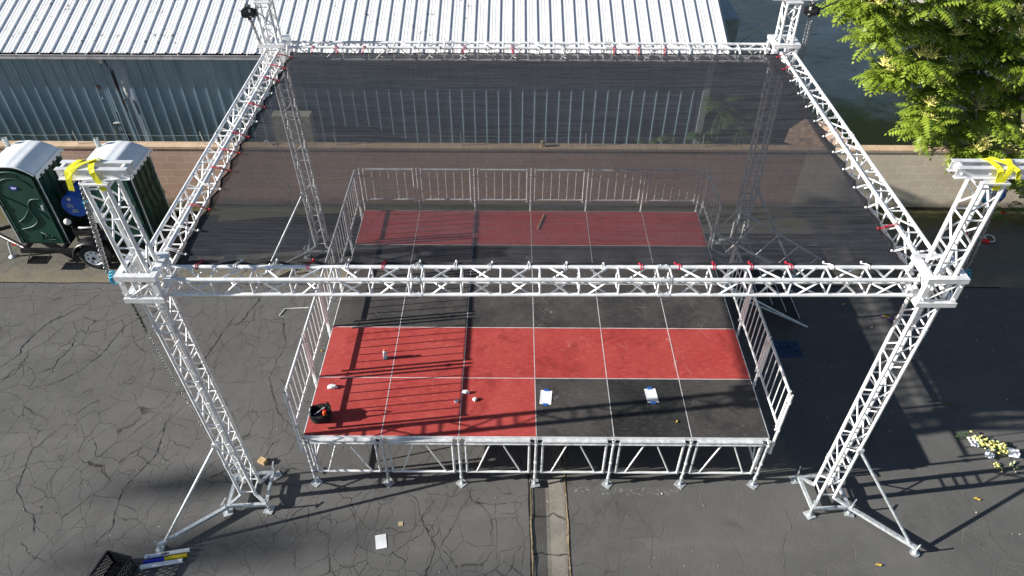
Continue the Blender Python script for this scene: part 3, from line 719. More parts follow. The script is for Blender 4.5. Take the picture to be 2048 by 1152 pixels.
def hoist(x, y, z, lab, sx):
    t_ = thing('chain_hoist', lab, 'hoist', (x, y, z), R(10)*sx, 'black motor hoists on the rear towers')
    MB().tube((-.10, 0, 0), (.10, 0, 0), .085, 16).tube((-.13, 0, 0), (-.10, 0, 0), .06, 14).tube((.10, 0, 0), (.15, 0, 0), .065, 14).build('motor', hoistblack, t_)
    MB().box((0, .01, .03), (.10, .13, .19)).box((0, -.02, -.08), (.06, .08, .06)).build('gearbox', hoistblack, t_)
    MB().path([(0, 0, .12), (.02, 0, .16), (0, 0, .2), (-.03, 0, .17), (-.01, 0, .14)], .011, 6).build('top_hook', chainm, t_)
    MB().box((.03*sx, -.075, .02), (.035, .006, .14)).build('name_plate', whiteplastic, t_)
    for k in range(5): pass
hoist(-1.53, 6.12, 5.56, 'black chain hoist hanging on the outer side of the far left tower', 1)
hoist(8.62, 6.15, 5.64, 'black chain hoist hanging on the outer side of the far right tower', -1)
o = MB().path([(8.72, 6.2, 5.6), (9.1, 6.5, 5.62), (9.8, 7.3, 5.55), (10.9, 8.6, 5.35), (12.2, 9.6, 5.0)], .013, 6).build('power_cable', cablem)
tag(o, 'black cable running from the far right hoist into the tree', 'cable', 'black cables at the rear')
o = MB().path([(8.75, 11.15, 2.75), (8.9, 10.6, 3.2), (8.7, 9.2, 4.0), (8.55, 7.8, 4.8), (8.5, 6.5, 5.45)], .012, 6).build('power_cable', cablem)
tag(o, 'black cable running from the shed gable to the far right tower', 'cable', 'black cables at the rear')
for (x, y, z, l) in ((-1.60, -.3, 4.70, 'teal tie wrapped at the chain of the near left sleeve block'), (8.78, -.28, 4.78, 'blue tie wrapped at the chain of the near right sleeve block')):
    mb = MB()
    for k in range(3): mb.path([(x+.045*math.cos(a), y+.02*k, z+.03*k+.055*math.sin(a)) for a in [i*math.pi/4 for i in range(8)]], .011, 6, closed=True)
    tag(mb.build('tie_strap', teal), l, 'strap')

# ------------------------------------------------------------------ shade mesh roof
mesh_t = thing('mesh_canopy', 'large black see-through shade mesh stretched inside the roof trusses', 'shade cloth', (0, 0, 4.78))
NX, NY = 76, 50
XA, XB, YA, YB2 = -.93, 8.17, -.02, 6.09
def edge_s(u, n, amp): return amp*abs(math.sin(math.pi*n*u))
def cloth_pt(u, v):
    lx, rx = XA+.02*v, XB+.05*v
    x = lx+(rx-lx)*u+(edge_s(v, 13, .05)*(1-u)**10-edge_s(v, 13, .06)*u**10)
    y = YA+(YB2-YA)*v+(edge_s(u, 18.8, .022)*(1-v)**12-edge_s(u, 18.8, .03)*v**12)
    sag = -.07*math.sin(math.pi*u)**.7*math.sin(math.pi*v)**.7
    z = -.04+.09*v+.02*u+sag+.012*noise.noise(Vector((x*.9, y*1.4, 0)))
    if v < .5: z -= .03*math.exp(-((v)/.03)**2)*(1-abs(math.sin(math.pi*18.8*u)))
    return Vector((x, y, z))
NX, NY = 228, 120
mb = MB(); vs = [cloth_pt(i/NX, j/NY) for j in range(NY+1) for i in range(NX+1)]
fs = [(j*(NX+1)+i, j*(NX+1)+i+1, (j+1)*(NX+1)+i+1, (j+1)*(NX+1)+i) for j in range(NY) for i in range(NX)]
mb.add(vs, fs, True); mb.build('mesh_sheet', clothm, mesh_t)
def hem(pts, nm, w, dirn): return MB().ribbon([p+Vector((0, 0, .006)) for p in pts], dirn, w, .004).build(nm, hemm, mesh_t)
hem([cloth_pt(i/NX, 0) for i in range(NX+1)], 'hem', .05, (0, 1, 0))
hem([cloth_pt(i/NX, 1) for i in range(NX+1)], 'hem', .03, (0, 1, 0))
hem([cloth_pt(0, j/NY) for j in range(NY+1)], 'hem', .035, (1, 0, 0))
hem([cloth_pt(1, j/NY) for j in range(NY+1)], 'hem', .03, (1, 0, 0))
# doubled selvedge on the right
mb = MB(); vs = []; fs = []
for j in range(NY+1):
    v = j/NY; a = cloth_pt(1, v)+Vector((-.03, 0, .012)); b = cloth_pt(1, v)+Vector((-.42, 0, .010)); b.x = XB+.05*v-.05-.22*v
    vs += [b, a]
    if j: fs.append((2*j-2, 2*j-1, 2*j+1, 2*j))
mb.add(vs, fs, True); mb.build('selvedge', clothm, mesh_t)

def bungee(edge, chord, white, label):
    e, c = Vector(edge), Vector(chord); mb = MB(); dv = (c-e); dv.z = 0; dn = dv.normalized(); sd = Vector((-dn.y, dn.x, 0))
    sk = random.uniform(-.035, .035)
    for k in (-1, 1):
        mb.path([e+Vector((0, 0, .015))+sd*k*.007, e.lerp(c, .5)+Vector((0, 0, .035))+sd*(k*.014+sk*.5), c+sd*(k*.014+sk)+Vector((0, 0, .033)),
                 c+dn*.03+sd*(k*.012+sk)+Vector((0, 0, .008)), c+dn*.026+sd*(k*.01+sk)-Vector((0, 0, .022)), c-dn*.01+sd*(k*.01+sk)-Vector((0, 0, .034))], .0052, 6)
    mb.sphere(e+Vector((0, 0, .028))-dn*.012, .016, 10, 6)
    return tag(mb.build('ball_bungee', whitecord if white else redcord), label, 'bungee tie', 'ball bungees tying the mesh to the trusses')
fpx = [-.60, -.115, .33, .785, 1.23, 1.69, 2.12, 2.57, 3.02, 3.48, 3.95, 4.41, 4.86, 5.30, 5.77, 6.22, 6.68, 7.15, 7.62]
fcol = 'RWWRWRWWWWWWRRRRRWW'; cnt = {'R': 0, 'W': 0}
WN = {'R': 'red', 'W': 'white'}
def zc(a, b, t_): return a+(b-a)*t_
for x, c in zip(fpx, fcol):
    cnt[c] += 1; u = (x-XA)/(XB-XA); e = cloth_pt(u, 0); tt = (x-FL[0])/(FR[0]-FL[0])
    bungee((x, e.y+.02, 4.78+e.z), (x, -.13, zc(FL[2], FR[2], tt)+.12), c == 'W', f'{ORD[cnt[c]]} {WN[c]} ball bungee from the left along the front truss')
rcol = 'RRRWWWRWRWWWRRRWWWW'; cnt = {'R': 0, 'W': 0}
for k, c in enumerate(rcol):
    cnt[c] += 1; x = -.50+k*.47; u = (x-XA)/(XB-XA); e = cloth_pt(u, 1)
    bungee((x, e.y-.02, 4.78+e.z), (x, 6.18, RL[2]+.12), c == 'W', f'{ORD[cnt[c]]} {WN[c]} ball bungee from the left along the rear truss')
lcol = 'WWRWRRRWRWRRR'; cnt = {'R': 0, 'W': 0}
for k, c in enumerate(lcol):
    cnt[c] += 1; y = .15+k*.475; v = (y-YA)/(YB2-YA); e = cloth_pt(0, v); tt = y/6.3
    bungee((e.x+.02, y, 4.78+e.z), (-1.085, y, zc(FL[2]+.03, RL[2], tt)+.12), c == 'W', f'{ORD[cnt[c]]} {WN[c]} ball bungee counted back along the left side truss')
rcl = 'WRWWWWWWWWWRR'; cnt = {'R': 0, 'W': 0}
for k, c in enumerate(rcl):
    cnt[c] += 1; y = .25+k*.47; v = (y-YA)/(YB2-YA); e = cloth_pt(1, v); tt = y/6.3
    bungee((e.x-.02, y, 4.78+e.z), (zc(8.32, 8.24, tt), y, zc(FR[2], RR[2], tt)+.12), c == 'W', f'{ORD[cnt[c]]} {WN[c]} ball bungee counted back along the right side truss')

# ------------------------------------------------------------------ stage deck
def panel_meshes(m_):
    a = MB().box((Wd/2, Wd/2, -.011), (Wd-.008, Wd-.008, .018)).mesh('plywood_sheet', m_)
    f = MB(); w = .0045
    for yy in (w/2+.001, Wd-w/2-.001): f.box((Wd/2, yy, -.04), (Wd-.002, w, .082))
    for xx in (w/2+.001, Wd-w/2-.001): f.box((xx, Wd/2, -.0405), (w, Wd-.026, .081))
    for xx in (.25, .5, .75): f.box((Wd*xx, Wd/2, -.05), (.04, Wd-.03, .05))
    return a, f.mesh('edge_frame', alu)
PM = {'red': panel_meshes(redply), 'black': panel_meshes(blackply), 'dark': panel_meshes(blackply2)}
ROWN = ['front row', 'second row from the front', 'third row from the front', 'fourth row from the front', 'rear row under the mesh']
for j in range(5):
    for i in range(6):
        kd = 'red' if (j in (1, 4) or (j == 0 and i < 3)) else ('dark' if (j == 0 and i == 4) else 'black')
        cn = {'red': 'red', 'black': 'scuffed grey-black', 'dark': 'glossy black'}[kd]
        t_ = thing('deck_panel', f'{cn} plywood deck panel, {ORD[i+1]} from the left in the {ROWN[j]}', 'stage panel', (i*Wd, j*Wd, H), 0, 'square deck panels of the stage')
        for me, nm in zip(PM[kd], ('plywood_sheet', 'edge_frame')):
            o = bpy.data.objects.new(nm, me); COL.objects.link(o); o.parent = t_

# supporting frames below the deck edge
def frame_proto():
    t_ = thing('support_frame', '', 'stage frame')
    MB().box((Wd/2, 0, H-.10), (Wd-.21, .045, .085)).box((Wd/2, -.004, H-.062), (Wd-.2, .06, .012)).box((Wd/2, -.004, H-.13), (Wd-.2, .056, .012)).build('top_rail', alud, t_)
    MB().tube((.11, 0, .34), (Wd-.11, 0, .34), .021, 12).build('bottom_rail', alu, t_)
    for x in (.105, Wd-.105): MB().tube((x, 0, .325), (x, 0, H-.09), .021, 12).build('end_post', alud, t_)
    MB().tube((.26, 0, .345), (.50, 0, H-.13), .013, 8).build('diagonal', alu, t_)
    MB().tube((.68, 0, H-.13), (Wd-.24, 0, .345), .013, 8).build('diagonal', alu, t_)
    for x in (.055, Wd-.055):
        for z in (.36, H-.14): MB().box((x, 0, z), (.09, .03, .028)).build('coupling_lug', alud, t_)
    return t_
fp = frame_proto(); first = True
def place_frame(x, y, rz, lab):
    global first
    o = fp if first else copy_tree(fp); first = False
    o.location = (x, y, 0); o.rotation_euler = (0, 0, rz); tag(o, lab, 'stage frame', 'aluminium support frames under the deck')
for i in range(6): place_frame(i*Wd, -.028, 0, f'{ORD[i+1]} aluminium support frame from the left below the front deck edge')
for i in range(6): place_frame(i*Wd, Wd, 0, f'{ORD[i+1]} support frame from the left one row behind the front, under the deck')
for j in range(5): place_frame(.0, j*Wd, R(90), f'{ORD[j+1]} support frame from the front below the left deck edge')
for j in range(5): place_frame(6*Wd, j*Wd, R(90), f'{ORD[j+1]} support frame from the front below the right deck edge')

def leg_proto():
    t_ = thing('screw_jack_support', '', 'stage support')
    MB().tube((0, 0, .17), (0, 0, H-.045), .024, 14, hollow=True).build('tube', alud, t_)
    MB().tube((0, 0, .02), (0, 0, .22), .015, 8).tube((0, 0, .165), (0, 0, .195), .032, 8).build('jack_screw', galv, t_)
    b = MB(); b.box((0, 0, .006), (.15, .15, .008)); b.tube((0, 0, .008), (0, 0, .04), .03, 8, .018)
    b.build('base_plate', galv, t_)
    for z in (.36, .62, H-.14): MB().tube((0, 0, z-.02), (0, 0, z+.02), .031, 10).box((.0, -.03, z), (.02, .03, .035)).build('collar', alud, t_)
    return t_
lp = leg_proto(); first2 = True
def place_leg(x, y, lab):
    global first2
    o = lp if first2 else copy_tree(lp); first2 = False
    o.location = (x, y, 0); o.rotation_euler = (0, 0, 0); tag(o, lab, 'stage support', 'tubular stage supports with base plates')
    for ch in KIDS(o):
        if ch.name.startswith('base_plate'): ch.rotation_euler = (0, 0, random.choice((R(45), R(38), R(12), R(52))))
for i in range(7): place_leg(i*Wd, -.028, f'{ORD[i+1]} tubular support from the left along the front edge')
for j in range(1, 6): place_leg(0, j*Wd, f'{ORD[j]} tubular support behind the front corner on the left deck edge')
for j in range(1, 6): place_leg(6*Wd, j*Wd, f'{ORD[j]} tubular support behind the front corner on the right deck edge')
for i in range(1, 6): place_leg(i*Wd, Wd, f'{ORD[i]} inner tubular support from the left, under the deck behind the front frames')

# guard rails
ZT, ZBR = 2.235, 1.475
def rail_proto():
    t_ = thing('guard_rail', '', 'guard rail'); L = Wd-.17
    MB().tube((.085, 0, ZT), (.085+L, 0, ZT), .0225, 12).build('top_rail', alu, t_)
    MB().tube((.085, 0, ZBR), (.085+L, 0, ZBR), .0195, 12).build('bottom_rail', alu, t_)
    for x in (.085, .085+L): MB().tube((x, 0, ZBR-.06), (x, 0, ZT+.03), .0205, 12, hollow=True).build('end_post', alu, t_)
    for k in range(5):
        x = .085+L*(k+1)/6; MB().tube((x, 0, ZBR), (x, 0, ZT), .0095, 8, cap=False).build('baluster', alu, t_)
    return t_
rp = rail_proto(); f3 = True
def place_rail(x, y, rz, lab):
    global f3
    o = rp if f3 else copy_tree(rp); f3 = False
    o.location = (x, y, 0); o.rotation_euler = (0, 0, rz); tag(o, lab, 'guard rail', 'guard rail panels around the deck')
XL, XRr, YRr = -.085, 6*Wd+.085, 5*Wd+.09
for j in range(5): place_rail(XL, j*Wd, R(90), f'{ORD[j+1]} guard rail panel from the front along the left deck edge')
for k, j in enumerate((0, 1, 2, 4)): place_rail(XRr, j*Wd, R(90), f'{ORD[k+1]} guard rail panel from the front along the right deck edge' if j < 4 else 'rearmost guard rail panel on the right deck edge, behind the stairs')
for i in range(6): place_rail(i*Wd, YRr, 0, f'{ORD[i+1]} guard rail panel from the left along the rear deck edge')
def post_proto():
    t_ = thing('rail_post', '', 'post')
    MB().tube((0, 0, .86), (0, 0, ZT+.035), .0225, 12, hollow=True).build('tube', alu, t_)
    for z in (.90, 1.12, ZBR-.02, ZT-.12):
        MB().tube((0, 0, z-.018), (0, 0, z+.018), .031, 10).box((.035, 0, z), (.05, .03, .03)).tube((-.0, -.045, z), (0, .045, z), .009, 6).build('clamp', alud, t_)
    return t_
pp = post_proto(); f4 = True
def place_post(x, y, rz, lab):
    global f4
    o = pp if f4 else copy_tree(pp); f4 = False
    o.location = (x, y, 0); o.rotation_euler = (0, 0, rz); tag(o, lab, 'post', 'clamped posts between the guard rails')
for j in range(6): place_post(XL, j*Wd, 0, f'{ORD[j+1]} rail post from the front along the left deck edge')
for j in range(6): place_post(XRr, j*Wd, R(180), f'{ORD[j+1]} rail post from the front along the right deck edge')
for i in range(7): place_post(i*Wd, YRr, R(-90), f'{ORD[i+1]} rail post from the left along the rear deck edge')

# ------------------------------------------------------------------ stairs
st = thing('stage_stairs', 'aluminium stairs with black treads leading down from the right deck edge', 'stairs', (6*Wd+.02, 3*Wd, 0))
def stp(u, z): return Vector((u, 0, z))
RUN = 2.0; NST = 6
for yy in (.06, Wd-.06):
    for dz in (0, -.17):
        MB().tube((.05, yy, H-.02+dz), (RUN+.02*(dz != 0), yy, .05+(-.0)), .02, 10).build('stringer', alud, st)
for k in range(1, NST):
    u = .05+(RUN-.05)*k/NST; z = H-.02-(H-.07)*k/NST
    MB().box((u, Wd/2, z+.02), (.25, Wd-.16, .018)).build('tread', blackply2, st)
    MB().box((u+.13, Wd/2, z+.022), (.014, Wd-.16, .026)).build('nosing', alu, st)
hr = thing('stair_handrail', 'sloping ladder-like handrail frame on the far side of the stage stairs', 'handrail', (6*Wd, 4.9, 0))
A_, B_, E_, F_ = Vector((.08, 0, 1.58)), Vector((.45, 0, 2.13)), Vector((2.02, 0, .40)), Vector((2.38, 0, .93))
MB().tube(B_, F_+(F_-B_).normalized()*.1, .0225, 12).build('top_rail', alu, hr)
MB().tube(A_, E_, .0205, 12).build('bottom_rail', alu, hr)
for k, t_k in enumerate((0, .25, .5, .75, 1)):
    a, b = A_.lerp(E_, t_k), B_.lerp(F_, t_k)
    if k == 1: a = a+(a-b)*.45
    MB().tube(a, b, .018 if k in (0, 4) else .015, 10).build('baluster', alu, hr)
MB().tube((.03, .0, .9), (.03, 0, 1.7), .022, 10).tube((.03, 0, 1.55), (.10, 0, 1.6), .02, 8).build('mounting_tube', alud, hr)

# ------------------------------------------------------------------ things on the deck
def note(x, y, rz, lab):
    t_ = thing('paper_sheet', lab, 'paper', (x, y, H+.001), rz, 'paper sheets taped to the deck')
    pm = MB(); vs = []; n = 6
    for j in range(n+1):
        for i in range(n+1):
            u, v = i/n-.5, j/n-.5; z = .003+.008*max(0, abs(u)-.38)*3*(abs(v) < .4)+.002*noise.noise(Vector((u*5+x, v*5, 0)))
            vs.append((u*.19, v*.30, z))
    pm.add(vs, [(j*(n+1)+i, j*(n+1)+i+1, (j+1)*(n+1)+i+1, (j+1)*(n+1)+i) for j in range(n) for i in range(n)], True)
    pm.build('sheet', paperm, t_)
    for yy in (.155, -.155): MB().box((0, yy, .0075), (.078, .05, .003), Matrix.Rotation(random.uniform(-.1, .1), 3, 'Z')).build('tape_strip', bluetape, t_)
note(3.83, .80, R(-6), 'white paper sheet with blue tape at both ends, beside the red panels')
note(5.58, .85, R(4), 'white paper sheet with blue tape at both ends, on the middle black panel')
bt = thing('drink_bottle', 'clear bottle with orange cap and blue drink standing on the red deck', 'bottle', (1.07, 1.66, H), 0)
def lathe(prof, n=14):
    mb = MB(); vs = []
    for r_, z in prof: vs += [(r_*math.cos(2*math.pi*i/n), r_*math.sin(2*math.pi*i/n), z) for i in range(n)]
    mb.add(vs, [(j*n+i, j*n+(i+1) % n, (j+1)*n+(i+1) % n, (j+1)*n+i) for j in range(len(prof)-1) for i in range(n)], True)
    mb.add(vs[:n], [tuple(range(n))[::-1]]); mb.add(vs[-n:], [tuple(range(n))]); return mb
lathe([(.033, 0), (.037, .01), (.037, .07)]).build('blue_drink', mat('pale_blue_drink', (.12, .5, .62), .3), bt)
lathe([(.0372, .0705), (.035, .1), (.037, .13), (.033, .165), (.018, .19), (.018, .198)]).build('body', mat('frosted_bottle', (.7, .8, .85), .25), bt)
lathe([(.021, .199), (.021, .225), (.017, .228)]).build('cap', orange, bt)
tb = thing('tool_bag', 'open black tool bag with orange and red tools on the front left panel', 'tool bag', (.225, .345, H), R(8))
bm = MB(); n = 20
def rr_(k, s): a = 2*math.pi*k/n; f = (abs(math.cos(a))**4+abs(math.sin(a))**4)**-.25; return Vector((.165*s*f*math.cos(a), .125*s*f*math.sin(a), 0))
vs = []
for s, z in ((.88, 0), (1.0, .08), (1.03, .2), (.97, .2), (.93, .06), (0.01, .05)): vs += [rr_(k, s)+Vector((0, 0, z+.012*math.sin(k*1.7)*(z > .1))) for k in range(n)]
bm.add(vs, [(j*n+i, j*n+(i+1) % n, (j+1)*n+(i+1) % n, (j+1)*n+i) for j in range(5) for i in range(n)], True); bm.build('bag_body', blackcloth, tb)
MB().path([(.15, -.06, .18), (.14, -.05, .3), (.13, 0, .37), (.14, .05, .3), (.15, .06, .18)], .012, 8).build('handle', blackcloth, tb)
MB().path([(-.15, -.06, .18), (-.15, -.03, .24), (-.15, .03, .24), (-.15, .06, .18)], .010, 8).build('handle', greyplastic, tb)
MB().tube((-.1, -.03, .14), (.07, .06, .18), .008, 8).tube((-.05, .03, .13), (.06, .08, .17), .006, 6).build('wrench', galv, tb)
MB().box((.07, -.02, .15), (.05, .08, .06), Matrix.Rotation(.4, 3, 'Z')).build('red_case', redplastic, tb)
MB().tube((.08, -.075, .14), (.075, -.07, .21), .03, 12).sphere((.075, -.07, .215), .03).build('orange_can', orange, tb)
MB().sphere((-.03, .02, .09), .09, 10, 6, (1.1, .8, .5)).sphere((-.02, -.06, .1), .05, 10, 6, (1.6, .7, .6)).build('rag', navy, tb)
def crumple(x, y, z, r, sc, lab, nm='crumpled_tissue'):
    mb = MB().sphere((0, 0, 0), r, 12, 8, sc)
    mb.shear(lambda v: v*(1+.55*noise.noise(v*38+Vector((x*7, y*3, 0))))+Vector((0, 0, r*sc[2]*.7)))
    mb.sm = [False]*len(mb.f)
    return tag(mb.build(nm, paperm, None, (x, y, z)), lab, 'tissue', 'crumpled white tissues on the deck')
crumple(.27, .99, H, .055, (1.4, .8, .7), 'crumpled white tissue alone near the left deck edge behind the bag')
crumple(2.50, .89, H, .05, (1.3, .6, .7), 'largest crumpled tissue, rearmost of the three near the front centre')
crumple(2.36, .70, H, .032, (1, .9, .9), 'small crumpled tissue, leftmost of the three near the front centre')
crumple(2.66, .74, H, .036, (1, 1, .8), 'small crumpled tissue, rightmost of the three near the front centre')
tag(MB().tube((3.80, 5.42, H+.014), (3.95, 5.95, H+.014), .013, 8).build('wooden_stick', woodm), 'thin tan stick lying on the rear red panels under the mesh', 'stick')
def leaf(x, y, z, r, m_, lab):
    mb = MB(); vs = [(0, -r, .004), (r*.5, -r*.2, .02), (r*.35, r*.6, .012), (0, r, .03), (-r*.4, r*.5, .01), (-r*.5, -r*.2, .022), (0, 0, .006)]
    mb.add(vs, [(6, i, (i+1) % 6) for i in range(6)]); o = mb.build('fallen_leaf', m_, None, (x, y, z)); o.rotation_euler = (0, 0, x*9)
    return tag(o, lab, 'leaf', 'fallen dry leaves')
leaf(5.90, .31, H+.002, .04, leafy_yellow, 'curled yellow leaf on the middle black deck panel')
leaf(8.89, -1.44, .003, .05, leafy_yellow, 'yellow leaf on the asphalt left of the near right outrigger foot')
leaf(10.95, -.28, .003, .055, leafy_yellow, 'yellow leaf on the asphalt below the bouquet')
leaf(10.35, 4.45, .003, .05, cardm, 'pale leaf on the lit strip of asphalt behind the front truss')
leaf(10.7, 3.75, .003, .045, cardm, 'pale leaf on the lit asphalt nearest the near right tower')
leaf(-.55, 3.0, .003, .04, leafy_yellow, 'small yellow leaf on the asphalt behind the left guard rail')

# small things on the ground
wb = MB().box((0, 0, .045), (.12, .09, .085)); wb.box((-.07, 0, .02), (.05, .075, .04)); o = wb.build('wood_block', woodm, None, (-1.0, .36, .001)); o.rotation_euler = (0, 0, R(-25))
tag(o, 'small raw wooden block on asphalt right of the near left tower base', 'wood block')
o = MB().box((0, 0, .004), (.075, .075, .005)).build('cardboard_square', cardm, None, (1.5, -.79, .001)); o.rotation_euler = (0, 0, R(3)); tag(o, 'tiny square of tan cardboard on the asphalt in front of the stage', 'cardboard')
pm = MB(); vs = [((i/4-.5)*.17, (j/4-.5)*.24, .004+.006*abs(noise.noise(Vector((i*.7, j*.9, 3))))) for j in range(5) for i in range(5)]
pm.add(vs, [(j*5+i, j*5+i+1, (j+1)*5+i+1, (j+1)*5+i) for j in range(4) for i in range(4)], True); o = pm.build('loose_paper', paperm, None, (1.23, -1.1, .003)); o.rotation_euler = (0, 0, R(12))
tag(o, 'single white paper sheet lying loose on the asphalt in front', 'paper')
# rolled banners
def roll(a, b, r_, m_, lab, parent=None, extra=None):
    a, b = Vector((*a, r_+.002)), Vector((*b, r_+.002)); t_ = thing('rolled_banner', lab, 'rolled banner', (a+b)/2, 0, 'rolled vinyl banners on the ground')
    c = (a+b)/2; pts = [a.lerp(b, k/10)-c for k in range(11)]
    if extra is None: MB().path(pts, r_, 14).build('roll', m_, t_)
    else:
        k = .48; mid = a.lerp(b, k)-c; MB().path([a-c, mid], r_, 14).build('roll', m_, t_); MB().path([mid, b-c], r_*1.02, 14).build('roll', extra, t_)
    ax = (b-a).normalized()
    MB().path([(b-c)+ax*.002+Vector((0, 0, 0)) + (ax.orthogonal().normalized()*math.cos(t*.9)+ax.cross(ax.orthogonal().normalized())*math.sin(t*.9))*r_*(.2+.08*t) for t in range(9)], .003, 4).build('rolled_end', inkm, t_)
    return t_, a, b
t1, a, b = roll((-2.345, -1.40), (-1.70, -1.275), .034, paperm, 'white rolled banner with dark printed marks, rearmost of the three rolls')
ang = math.atan2(b.y-a.y, b.x-a.x)
for txt, off, sz in (('AIIIIN', -.03, .05), ('o', -.26, .035)):
    cu = bpy.data.curves.new('print_text', 'FONT'); cu.body = txt; cu.size = sz; cu.extrude = .0008; cu.align_x = 'CENTER'; cu.offset = .0015
    o = bpy.data.objects.new('lettering', cu); COL.objects.link(o); me = bpy.data.meshes.new_from_object(o.evaluated_get(bpy.context.evaluated_depsgraph_get())); bpy.data.objects.remove(o)
    me.materials.clear(); me.materials.append(inkm); o = bpy.data.objects.new('printed_mark', me); COL.objects.link(o); o.parent = t1
    q = Vector((math.cos(ang), math.sin(ang), 0))*off; nrm = Vector((math.sin(ang), -math.cos(ang), 0))
    o.location = q+nrm*.026+Vector((0, 0, .024)); o.rotation_euler = (R(40), 0, ang)
roll((-2.33, -1.485), (-1.71, -1.36), .031, royal, 'rolled banner half blue and half yellow between two white rolls', extra=goldv)
roll((-2.35, -1.56), (-1.75, -1.45), .034, paperm, 'plain white rolled banner, frontmost of the three rolls')
# milk crate
cr = thing('milk_crate', 'black plastic lattice crate on the asphalt at the lower left', 'crate', (-2.66, -1.68, .002), R(-14)); cr.scale = (1.2, 1.15, 1.05)
def lattice(p0, ux, uz, w, h, nm):
    mb = MB(); ux = Vector(ux); uz = Vector(uz); p0 = Vector(p0); n_ = ux.cross(uz).normalized()
    def bar(c0, c1, ww):
        a_, b_ = p0+ux*c0[0]+uz*c0[1], p0+ux*c1[0]+uz*c1[1]; ax = (b_-a_).normalized(); sd = ax.cross(n_)*ww/2; nn = n_*.005
        mb.add([a_-sd-nn, a_+sd-nn, a_+sd+nn, a_-sd+nn, b_-sd-nn, b_+sd-nn, b_+sd+nn, b_-sd+nn], [(0, 1, 2, 3), (7, 6, 5, 4)]+[(i, i+4, (i+1) % 4+4, (i+1) % 4) for i in range(4)])
    bar((0, .012), (w, .012), .024); bar((0, h-.018), (w, h-.018), .036); bar((.012, 0), (.012, h), .024); bar((w-.012, 0), (w-.012, h), .024)
    k = .062; i = -h
    while i < w:
        a_ = (max(i, 0), max(0, -i)); e = min(w-i, h); bar(a_, (i+e, e), .009)
        a_ = (min(w, w-i) if i > 0 else w, max(0, -i)); bar((w-max(i, 0), max(0, -i)), (w-i-e, e), .009); i += k
    return mb.build(nm, blackmetal, cr)
lattice((-.165, -.165, 0), (1, 0, 0), (0, 0, 1), .33, .28, 'side'); lattice((-.165, .165, 0), (1, 0, 0), (0, 0, 1), .33, .28, 'side')
lattice((-.165, -.165, 0), (0, 1, 0), (0, 0, 1), .33, .28, 'side'); lattice((.165, -.165, 0), (0, 1, 0), (0, 0, 1), .33, .28, 'side')
lattice((-.165, -.165, .01), (1, 0, 0), (0, 1, 0), .33, .33, 'bottom')
rim = MB()
for sg in (-1, 1): rim.box((0, sg*.17, .275), (.355, .022, .02)); rim.box((sg*.17, 0, .2752), (.022, .318, .02))
rim.build('rim', blackmetal, cr)
# bouquet
bq = thing('bouquet', 'dropped bouquet of yellow flowers and leaves in white paper on the asphalt', 'bouquet', (11.76, .74, 0), R(-28))
rnd = random.Random(3); mb = MB(); lf = MB(); yf = MB()
for k in range(16):
    a = rnd.uniform(-.2, .2); x0_, y0_ = rnd.uniform(-.35, -.1), rnd.uniform(-.08, .08)
    lf.path([(.30, 0, .03), (0, y0_*.5, .05), (x0_-.05, y0_+a*.3, .04)], .004, 4)
for k in range(110):
    c = Vector((rnd.uniform(-.42, .2), rnd.gauss(0, .06), rnd.uniform(.02, .09))); r_ = rnd.uniform(.014, .028)
    (yf if k % 3 else mb).sphere(c, r_, 6, 4, (1.2, 1, .8))
for k in range(60):
    c = Vector((rnd.uniform(-.6, .25), rnd.gauss(0, .08), .02)); dv = Vector((rnd.uniform(-1, -.2), rnd.uniform(-.6, .6), rnd.uniform(0, .4))).normalized()*rnd.uniform(.05, .1)
    sd = Vector((-dv.y, dv.x, 0)).normalized()*.014; lf.add([c, c+dv*.5+sd+Vector((0, 0, .02)), c+dv, c+dv*.5-sd+Vector((0, 0, .02))], [(0, 1, 2, 3)])
lf.build('stems_and_leaves', saplm, bq); yf.build('blossoms', flowerm, bq); mb.build('pale_buds', budm, bq)
for (x, y, a, s_) in ((.26, -.02, .3, 1), (-.36, -.09, 2, 1), (-.1, -.26, 1.2, .8)):
    w = MB(); n = 6; vs = [(x+((i/n-.5)*.2*s_)*math.cos(a)-((j/n-.5)*.17*s_)*math.sin(a), y+((i/n-.5)*.2*s_)*math.sin(a)+((j/n-.5)*.17*s_)*math.cos(a), .04+.07*abs(noise.noise(Vector((i*.8+x*9, j*.7, a))))+.03*(j/n)) for j in range(n+1) for i in range(n+1)]
    w.add(vs, [(j*(n+1)+i, j*(n+1)+i+1, (j+1)*(n+1)+i+1, (j+1)*(n+1)+i) for j in range(n) for i in range(n)]); w.build('wrapping_paper', paperm, bq)
for (x, y, k0) in ((11.9, .38, 0), (11.62, .34, 1)):
    s2 = MB(); 
    for k in range(14): s2.sphere((rnd.gauss(0, .035), rnd.gauss(0, .05), rnd.uniform(.01, .04)), .016, 6, 4)
    tag(s2.build('flower_sprig', budm if k0 == 0 else flowerm, None, (x, y, 0)), ('pale broken flower sprig below the right paper of the bouquet', 'yellow broken flower sprig below the middle of the bouquet')[k0], 'flower')
sg = MB()
for k in range(22):
    c = Vector((rnd.gauss(0, .16), rnd.gauss(0, .05), .01)); dv = Vector((rnd.uniform(-1, 1), rnd.uniform(-.6, .6), .4)).normalized()*.08; sd = Vector((-dv.y, dv.x, 0)).normalized()*.012
    sg.add([c, c+dv*.5+sd, c+dv, c+dv*.5-sd], [(0, 1, 2, 3)])
tag(sg.build('leafy_sprig', saplm, None, (11.35, 1.7, .003)), 'small leafy sprig lying in the shade above the bouquet', 'sprig')
ty = thing('toy_shoe', 'small purple and yellow slipper on the asphalt left of the right tower', 'shoe', (11.12, 4.05, .001), R(-35))
